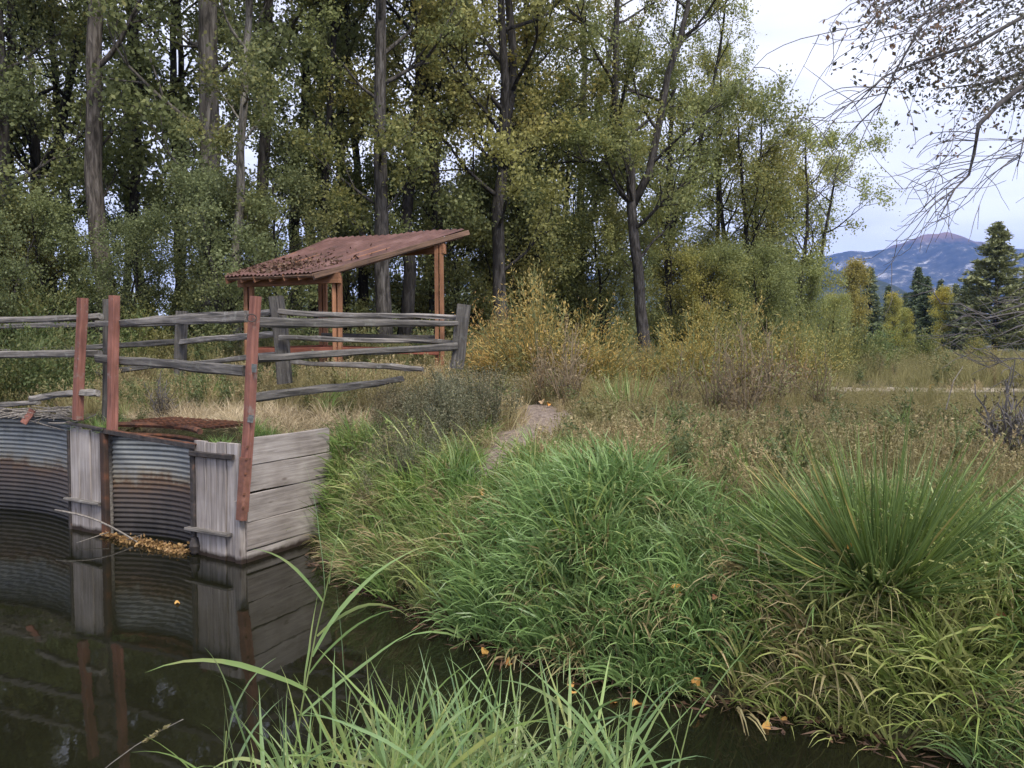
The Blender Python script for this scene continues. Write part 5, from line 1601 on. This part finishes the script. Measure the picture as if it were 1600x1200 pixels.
# ------------------------------------------------------------------ overhanging tree, top right
ov = tag(empty('overhanging_tree', (8.6, 9.6, gz(8.6, 9.6) - 0.1)), 'near tree outside the right edge with drooping half bare twigs against the sky', 'tree')
ro = np.random.default_rng(31)
tb = MB()
tk = [(8.6, 9.6, gz(8.6, 9.6) - 0.1), (8.5, 9.4, 3), (8.2, 9.0, 6), (8.0, 8.8, 9), (7.9, 8.7, 12)]
tb.tube(tk, [0.3, 0.24, 0.2, 0.14, 0.06], 10)
LIMBS = [
    (7.6, [(1760, 60), (1640, 100), (1600, 132), (1560, 163), (1529, 196), (1522, 240), (1514, 273), (1492, 295), (1468, 340)], 0.044),
    (7.2, [(1800, -260), (1650, -150), (1540, -80), (1450, -20), (1380, 10), (1340, 60)], 0.04),
    (7.8, [(1800, -120), (1700, -30), (1610, 20), (1520, 70), (1440, 95), (1380, 120), (1330, 170)], 0.036),
    (8.3, [(1780, 40), (1690, 80), (1610, 110), (1540, 130), (1460, 140)], 0.03),
    (6.9, [(1820, -200), (1730, -120), (1600, -60), (1500, -10), (1440, 40), (1400, 110), (1370, 180)], 0.03),
    (7.4, [(1790, 100), (1700, 170), (1650, 200), (1600, 215), (1590, 260)], 0.02),
]
lc, tw = [], []
for (Y, pl, r0) in LIMBS:
    base_p = Vector((8.05, 8.85, P(pl[0][0], pl[0][1], Y).z + 0.6))
    pts = [base_p] + [P(u, v, Y + 0.1 * math.sin(i_ * 1.3)) for i_, (u, v) in enumerate(pl)]
    tb.tube(pts, np.linspace(r0 * 0.85, 0.005, len(pts)), 7)
    pa_ = np.array([tuple(p) for p in pts])
    n_t = int(13 * len(pl) / 7)
    for k in range(n_t):
        s = ro.uniform(0.25, 0.98) * (len(pa_) - 1); i_ = int(s)
        p = pa_[i_] + (pa_[min(i_ + 1, len(pa_) - 1)] - pa_[i_]) * (s - i_)
        Ln = ro.uniform(0.5, 1.35)
        d = unit(np.array([-0.95, ro.normal(0, 0.5), ro.uniform(-0.75, 0.2)]))
        tp_ = [p]; m = 9
        sgn = ro.choice([-1, 1], p=[0.35, 0.65])
        for j in range(m):
            curl = ((j / m) ** 2 - 0.12) * 1.15 * sgn
            d = unit(d + np.array([0.0, 0, -0.1 + curl * 0.6]) + ro.normal(0, 0.09, 3))
            tp_.append(tp_[-1] + d * Ln / m)
        tp_ = np.array(tp_)
        tb.tube(tp_, np.linspace(0.0048, 0.002, m + 1), 4, cap=False)
        subs = [tp_]
        for j in range(ro.integers(1, 4)):
            i2 = ro.integers(2, m); dd = unit(tp_[i2] - tp_[i2 - 1] + ro.normal(0, 0.5, 3)); q_ = [tp_[i2]]
            for jj in range(6):
                dd = unit(dd + ro.normal(0, 0.1, 3) + np.array([-0.03, 0, 0.05 * sgn * jj / 3 - 0.04])); q_.append(q_[-1] + dd * Ln * 0.5 / 6)
            tb.tube(q_, np.linspace(0.0036, 0.0019, 7), 4, cap=False); subs.append(np.array(q_))
        for sb in subs:
            # leaves only where the crown still holds them: dense to the upper right, none on the lowest twigs
            mid = sb.mean(0)
            uu = 800 + F * mid[0] / mid[1]; zz = 540 - F * (mid[2] - CAM_H) / mid[1]
            prob = np.clip((uu - 1290) / 160, 0, 1) * np.clip((245 - zz) / 90, 0, 1)
            if ro.random() < prob * 0.95:
                n_ = int(ro.integers(12, 26) * (0.7 + 0.9 * np.clip((uu - 1400) / 180, 0, 1)))
                lc.append(sb[ro.integers(1, len(sb), n_)] + ro.normal(0, 0.055, (n_, 3)))
# more leafy crown at the very top right
for k in range(250):
    u, v = ro.uniform(1400, 1720), ro.uniform(-170, 215)
    if (1660 - u) * 0.62 + v > 190 + ro.normal(0, 25): continue
    Y = ro.uniform(7.2, 9.5)
    c0 = np.array(P(u, v, Y)); d = unit(np.array([-0.7, ro.normal(0, 0.5), -0.4])); tt = ro.random((26, 1))
    tb.tube([c0 - d * 0.35 + [0.05, 0, 0.06], c0, c0 + d * 0.28 + [0, 0, 0.02], c0 + d * 0.55], [0.005, 0.0042, 0.003, 0.002], 4, cap=False)
    lc.append(c0 + d * tt * 0.5 + ro.normal(0, 0.07, (26, 3)))
ob('branches', tb.mesh('branches', M_TWIG, smooth=True), ov, Matrix.Identity(4))
v, q, a = leaf_quads(np.concatenate(lc), 0.05, 0.6, 0.5, ro)
o = ob('foliage', mesh_np('foliage', v, q, M_OVERLEAF, {'rnd': a}), ov, Matrix.Identity(4)); o['kind'] = 'stuff'

# bare grey shrub at the right edge
bs = tag(empty('bare_shrub', (6.9, 9.6, gz(6.9, 9.6))), 'leafless grey shrub with long arching twigs at the right edge', 'shrub')
sb = MB()
root = np.array([6.9, 9.6, gz(6.9, 9.6)])
for (pl, r0) in [
    ([(1650, 470), (1600, 475), (1550, 492), (1515, 490), (1495, 497)], 0.016),
    ([(1640, 485), (1590, 488), (1540, 497), (1500, 475), (1470, 475), (1458, 455), (1462, 450)], 0.013),
    ([(1650, 500), (1600, 490), (1560, 505), (1525, 520), (1490, 522)], 0.01),
    ([(1640, 500), (1590, 510), (1550, 530), (1530, 505), (1520, 495)], 0.01),
    ([(1650, 540), (1610, 560), (1575, 560), (1545, 575), (1530, 555)], 0.01),
    ([(1650, 560), (1600, 590), (1575, 572), (1560, 560)], 0.008),
    ([(1650, 520), (1600, 530), (1570, 540), (1530, 545), (1500, 560)], 0.008),
    ([(1650, 450), (1620, 440), (1590, 470), (1560, 480)], 0.008),
]:
    Y = 9.2 + ro.uniform(-0.4, 0.4)
    pts = [root, root * 0.5 + np.array(P(*pl[0], Y)) * 0.5 + [0.3, 0, 0]] + [np.array(P(*p_, Y + 0.08 * k)) for k, p_ in enumerate(pl)]
    sb.tube(pts, np.linspace(r0 * 1.4, 0.003, len(pts)), 6)
    for k in range(9):
        s = ro.uniform(2, len(pts) - 1.01); i_ = int(s); p = pts[i_] + (pts[i_ + 1] - pts[i_]) * (s - i_)
        d = unit(np.array([-1, ro.normal(0, 0.5), ro.uniform(-0.6, 0.7)])); q_ = [p]
        for j in range(6):
            d = unit(d + ro.normal(0, 0.16, 3)); q_.append(q_[-1] + d * ro.uniform(0.04, 0.09))
        sb.tube(q_, np.linspace(0.005, 0.0022, 7), 4, cap=False)
ob('branches', sb.mesh('branches', M_TWIG, smooth=True), bs, Matrix.Identity(4))
b = MB()
pts = [P(1478, 640, 8.9), P(1490, 595, 8.9), P(1505, 572, 8.95)]
b.tube(pts, [0.006, 0.005, 0.003], 5)
tag(ob('bare_stalk', b.mesh('bare_stalk', M_DEAD)), 'single pale leaning stalk on the crest below the bare shrub', 'stalk')

# ------------------------------------------------------------------ debris
# sodden stems and leaf bits drifting along the foot of the bank
x, y = field(26000, -2.4, 4.2, 3.0, 10.0)
d = bank_d(x, y); k = (d > -0.42 * rng.random(len(x)) ** 1.5) & (d < 0.06); x, y = x[k][:1500], y[k][:1500]
c = np.stack([x, y, np.full(len(x), 0.008) + rng.uniform(0, 0.012, len(x))], -1)
ax2 = np.stack([rng.normal(0, 1, len(x)), rng.normal(0, 1, len(x)), rng.normal(0, 0.08, len(x))], -1) * 3
v, q, a = leaf_quads(c, 0.13, 0.1, 0.0, rng, axis=ax2)
v2, q2, a2 = leaf_quads(c[:420], 0.05, 0.6, 0.0, rng, axis=ax2[:420])
tag(ob('shore_debris', mesh_np('shore_debris', np.concatenate([v, v2]), np.concatenate([q, q2 + len(v)]), M_ROOFLITTER, {'rnd': np.concatenate([a, a2])})), kind='stuff')
# dead branches over the left bay
for k, (a_, b_, r0) in enumerate([((-60, 668, 11.5), (105, 641, 11.1), 0.02), ((-30, 646, 11.9), (100, 668, 11.2), 0.016), ((0, 643, 11.5), (78, 640, 11.3), 0.013), ((76, 662, 10.9), (150, 646, 10.8), 0.014)]):
    A, B_ = P(*a_), P(*b_); b = MB()
    b.tube([A.lerp(B_, t) + Vector((0, 0, 0.05 * math.sin(3 * t + k))) for t in np.linspace(0, 1, 8)], np.linspace(r0, r0 * 0.5, 8), 6)
    tag(ob('dead_branch', b.mesh('dead_branch', M_DEAD, smooth=True)), ['long dead branch lying over the left steel bay', 'dead branch crossing the longest one over the left steel bay', 'short bleached branch at the left edge over the left steel bay', 'dead branch stub beside the weedy top of the left pier'][k], 'branch', 'dead branches on the left bay')
b = MB()
for k in range(130):
    A = P(rng.uniform(-60, 112), rng.uniform(636, 662), rng.uniform(11.0, 12.0)); A.z = 1.42 + rng.uniform(0, 0.1)
    d = Vector((rng.normal(0, 1), rng.normal(0, 0.6), rng.normal(0, 0.12))).normalized() * rng.uniform(0.15, 0.5)
    b.tube([A - d * 0.5, A + Vector((0, 0, 0.02)), A + d * 0.5], [0.006, 0.007, 0.003], 4)
tag(ob('brush_litter', b.mesh('brush_litter', M_DEAD)), kind='stuff')
o = plank('broken_board', P(36, 662, 11.05), P(50, 641, 11.1), 0.09, 0.03, M_RED, None, up=(1, 0, 0), seed=99)
tag(o, 'short broken red board hanging over the rim of the left steel bay', 'board')
put('wing_end_grass', *[np.array(v) for v in zip(*[tuple((HW_A + WG_D * s + WG_N * o_)) for s, o_ in zip(rng.uniform(1.15, 1.9, 70), rng.uniform(0.03, 0.5, 70))])], 0.8, 1.2, green_t + straw_t[:1], tilt=0.2, downhill=False)
# soil and weeds on the pier tops
ss_, oo_ = rng.uniform(2.5, 3.3, 46), rng.uniform(0.06, 0.6, 46)
scatter('pier_top_weeds', [tuple(hw(a_, o_, 1.29)) for a_, o_ in zip(ss_, oo_)], rng.uniform(0, 6.28, 46), rng.uniform(0.3, 0.55, 46), forb_t[:2] + green_t[:2] + straw_t[:2], rng.normal(0, 0.25, (46, 2)))
ss_, oo_ = rng.uniform(0.3, 0.75, 9), rng.uniform(0.06, 0.3, 9)
scatter('corner_pier_tuft', [tuple(hw(a_, o_, 1.2)) for a_, o_ in zip(ss_, oo_)], rng.uniform(0, 6.28, 9), rng.uniform(0.3, 0.45, 9), green_t, rng.normal(0, 0.2, (9, 2)))
put('corner_green_tuft', *[np.array(v) for v in zip(*[tuple(hw(s, o_)[:2]) for s, o_ in zip(rng.uniform(0.15, 0.75, 26), rng.uniform(0.5, 0.95, 26))])], 0.3, 0.55, green_t, tilt=0.2, downhill=False)
put('corner_bank_tuft', *[np.array(v) for v in zip(*[tuple((HW_A + WG_D * s - WG_N * o_)) for s, o_ in zip(rng.uniform(0.6, 1.8, 60), rng.uniform(0.2, 0.9, 60))])], 0.3, 0.55, green_t + straw_t[:2], tilt=0.2, downhill=False)
# floating raft of leaves and the stick that holds it
c = []
for k in range(620):
    t = rng.random(); p = hw(0.86 + 1.72 * t, -0.05 + rng.normal(0, 0.045) * (0.5 + 1.0 * (t < 0.75)), 0.012 + abs(rng.normal(0, 0.022)))
    c.append(tuple(p))
v, q, a = leaf_quads(np.array(c), 0.05, 0.6, 0.0, rng)
tag(ob('floating_leaf_litter', mesh_np('floating_leaf_litter', v, q, M_DEBRIS, {'rnd': a})), kind='stuff')
b = MB(); A, B_ = P(86, 797, 10.5), P(228, 856, 10.0)
b.tube([A.lerp(B_, t) + Vector((0, 0, 0.09 * math.sin(math.pi * t))) for t in np.linspace(0, 1, 9)], np.linspace(0.014, 0.01, 9), 6)
for (s, dv) in ((0.9, (0.1, -0.1, 0.12)), (0.8, (0.16, -0.05, 0.06)), (0.6, (-0.2, -0.25, -0.05))):
    p = A.lerp(B_, s); b.tube([p, p + Vector(dv) * 1.2], [0.007, 0.003], 5)
tag(ob('stick', b.mesh('stick', M_DEAD, smooth=True)), 'bare stick slanting from the left pier into the floating leaves', 'stick')
# litter on the roof
c = []
for k in range(520):
    s, t = rng.beta(1.2, 2.2), abs(rng.normal(0.2, 0.16))
    if t > 0.75: continue
    c.append(tuple(rq(min(s * 1.1, 0.9), min(t, 0.9), 0.05 - 0.03 * math.sin(math.pi * t))))
v, q, a = leaf_quads(np.array(c), 0.1, 0.6, 0.0, rng)
v[:, 2] = v[:, 2] * 1.0
tag(ob('roof_leaf_litter', mesh_np('roof_leaf_litter', v, q, M_ROOFLITTER, {'rnd': a})), kind='stuff')


# fallen cottonwood leaves, one by one
def fallen_mesh(seed):
    r = np.random.default_rng(seed)
    an = np.linspace(0, 2 * np.pi, 12, endpoint=False)
    rad = 0.5 * (1 - 0.25 * np.cos(an)) * r.uniform(0.85, 1.1, 12)
    v = [(0, 0, 0.02)] + [(rad[k] * math.cos(a) * 1.1, rad[k] * math.sin(a) * 0.85, 0.16 * math.sin(2 * a + seed) + r.normal(0, 0.04)) for k, a in enumerate(an)]
    return mesh_np('fallen_leaf', v, np.array([(0, k + 1, (k + 1) % 12 + 1) for k in range(12)]), M_FALL, {'rnd': r.random(13)})


FM = [fallen_mesh(k) for k in range(4)]


def drop(u, v, size, label, tint=(1, 1, 1), water=False, lift=0.0, up=0.3):
    """a leaf lying where the sight line meets the water or the grass above the ground"""
    d = (P(u, v, 1.0) - Vector((0, 0, CAM_H)))
    Y = 3.0
    while Y < 30:
        p = Vector((0, 0, CAM_H)) + d * Y
        if p.z <= (0.012 if water else gz(p.x, p.y) + lift): break
        Y += 0.02
    o = ob('fallen_leaf', FM[rng.integers(4)]); o.location = p; o.scale = (size * 0.82, size * 0.82, size * 1.3)
    o.rotation_euler = (rng.normal(0, up) - (0 if water else 0.5), rng.normal(0, up), rng.uniform(0, 6.28))
    o.color = (*tint, 1)
    return tag(o, label, 'leaf', 'fallen cottonwood leaves')


drop(277, 942, 0.075, 'small orange leaf floating alone on the dark water before the steel bay', water=True)
drop(759, 1019, 0.09, 'yellow leaf floating under the bank grass, leftmost of those at the water edge', (1.1, 1.1, 1), True)
drop(797, 1036, 0.10, 'brown orange leaf at the water edge between the leftmost and the paired ones', (0.8, 0.7, 0.7), True)
drop(893, 1069, 0.07, 'upper one of two orange leaves floating close together by the bank', water=True)
drop(895, 1081, 0.08, 'lower one of two orange leaves floating close together by the bank', (1, 0.95, 0.9), True)
drop(995, 1099, 0.11, 'broad orange leaf floating behind the right end of the reed clump', water=True)
drop(958, 1097, 0.07, 'small brown leaf floating left of the broad orange one', (0.8, 0.75, 0.7), True)
drop(1201, 1136, 0.12, 'largest yellow orange leaf, floating alone by the right bank', (1.05, 1.05, 1), True)
drop(1222, 1123, 0.06, 'small orange leaf at the waterline above the largest floating one', water=True)
drop(751, 769, 0.10, 'light orange leaf lying on the green grass below the path', (1.05, 1.05, 1.1), lift=0.3)
drop(729, 717, 0.10, 'deep orange leaf at the lower end of the path', (1, 0.75, 0.4), lift=0.06)
drop(770, 844, 0.08, 'yellowish leaf half hidden in the middle of the grass slope', (0.9, 0.9, 0.5), lift=0.34)
drop(1056, 919, 0.10, 'bright orange leaf resting on the blue green grass, left of the spiky plant', (1.1, 1.0, 0.7), lift=0.34)
drop(1117, 932, 0.06, 'small pinkish leaf just right of the bright orange one', (0.75, 0.65, 1.2), lift=0.34)
drop(1250, 1029, 0.07, 'pale orange leaf on the yellow green grass below the spiky plant', (1, 0.95, 1.3), lift=0.34)
drop(1087, 1066, 0.08, 'brown orange leaf hanging low in the blue green grass near the water', (0.8, 0.75, 0.7), lift=0.34)
drop(1565, 961, 0.08, 'pinkish brown leaf in the grass near the right edge', (0.6, 0.5, 0.9), lift=0.34)
drop(1331, 853, 0.06, 'tiny orange leaf caught in the spiky leaves', (1, 0.9, 0.8), lift=0.75)
drop(1455, 604, 0.22, 'large yellow leaf upright on the gravel track', (1.1, 1.0, 0.6), lift=0.15)
drop(846, 627, 0.12, 'pale cream leaf at the upper end of the path', (1.2, 1.5, 3.0), lift=0.08)
drop(857, 631, 0.10, 'orange leaf right of the pale cream one at the upper end of the path', (1, 0.8, 0.6), lift=0.08)
drop(753, 728, 0.11, 'pale tan leaf just above the light orange one on the grass', (1.0, 1.3, 2.6), lift=0.08)
drop(700, 577, 0.09, 'pale flower like leaf among the grey weeds by the fence end', (1.1, 1.4, 2.0), lift=0.6)
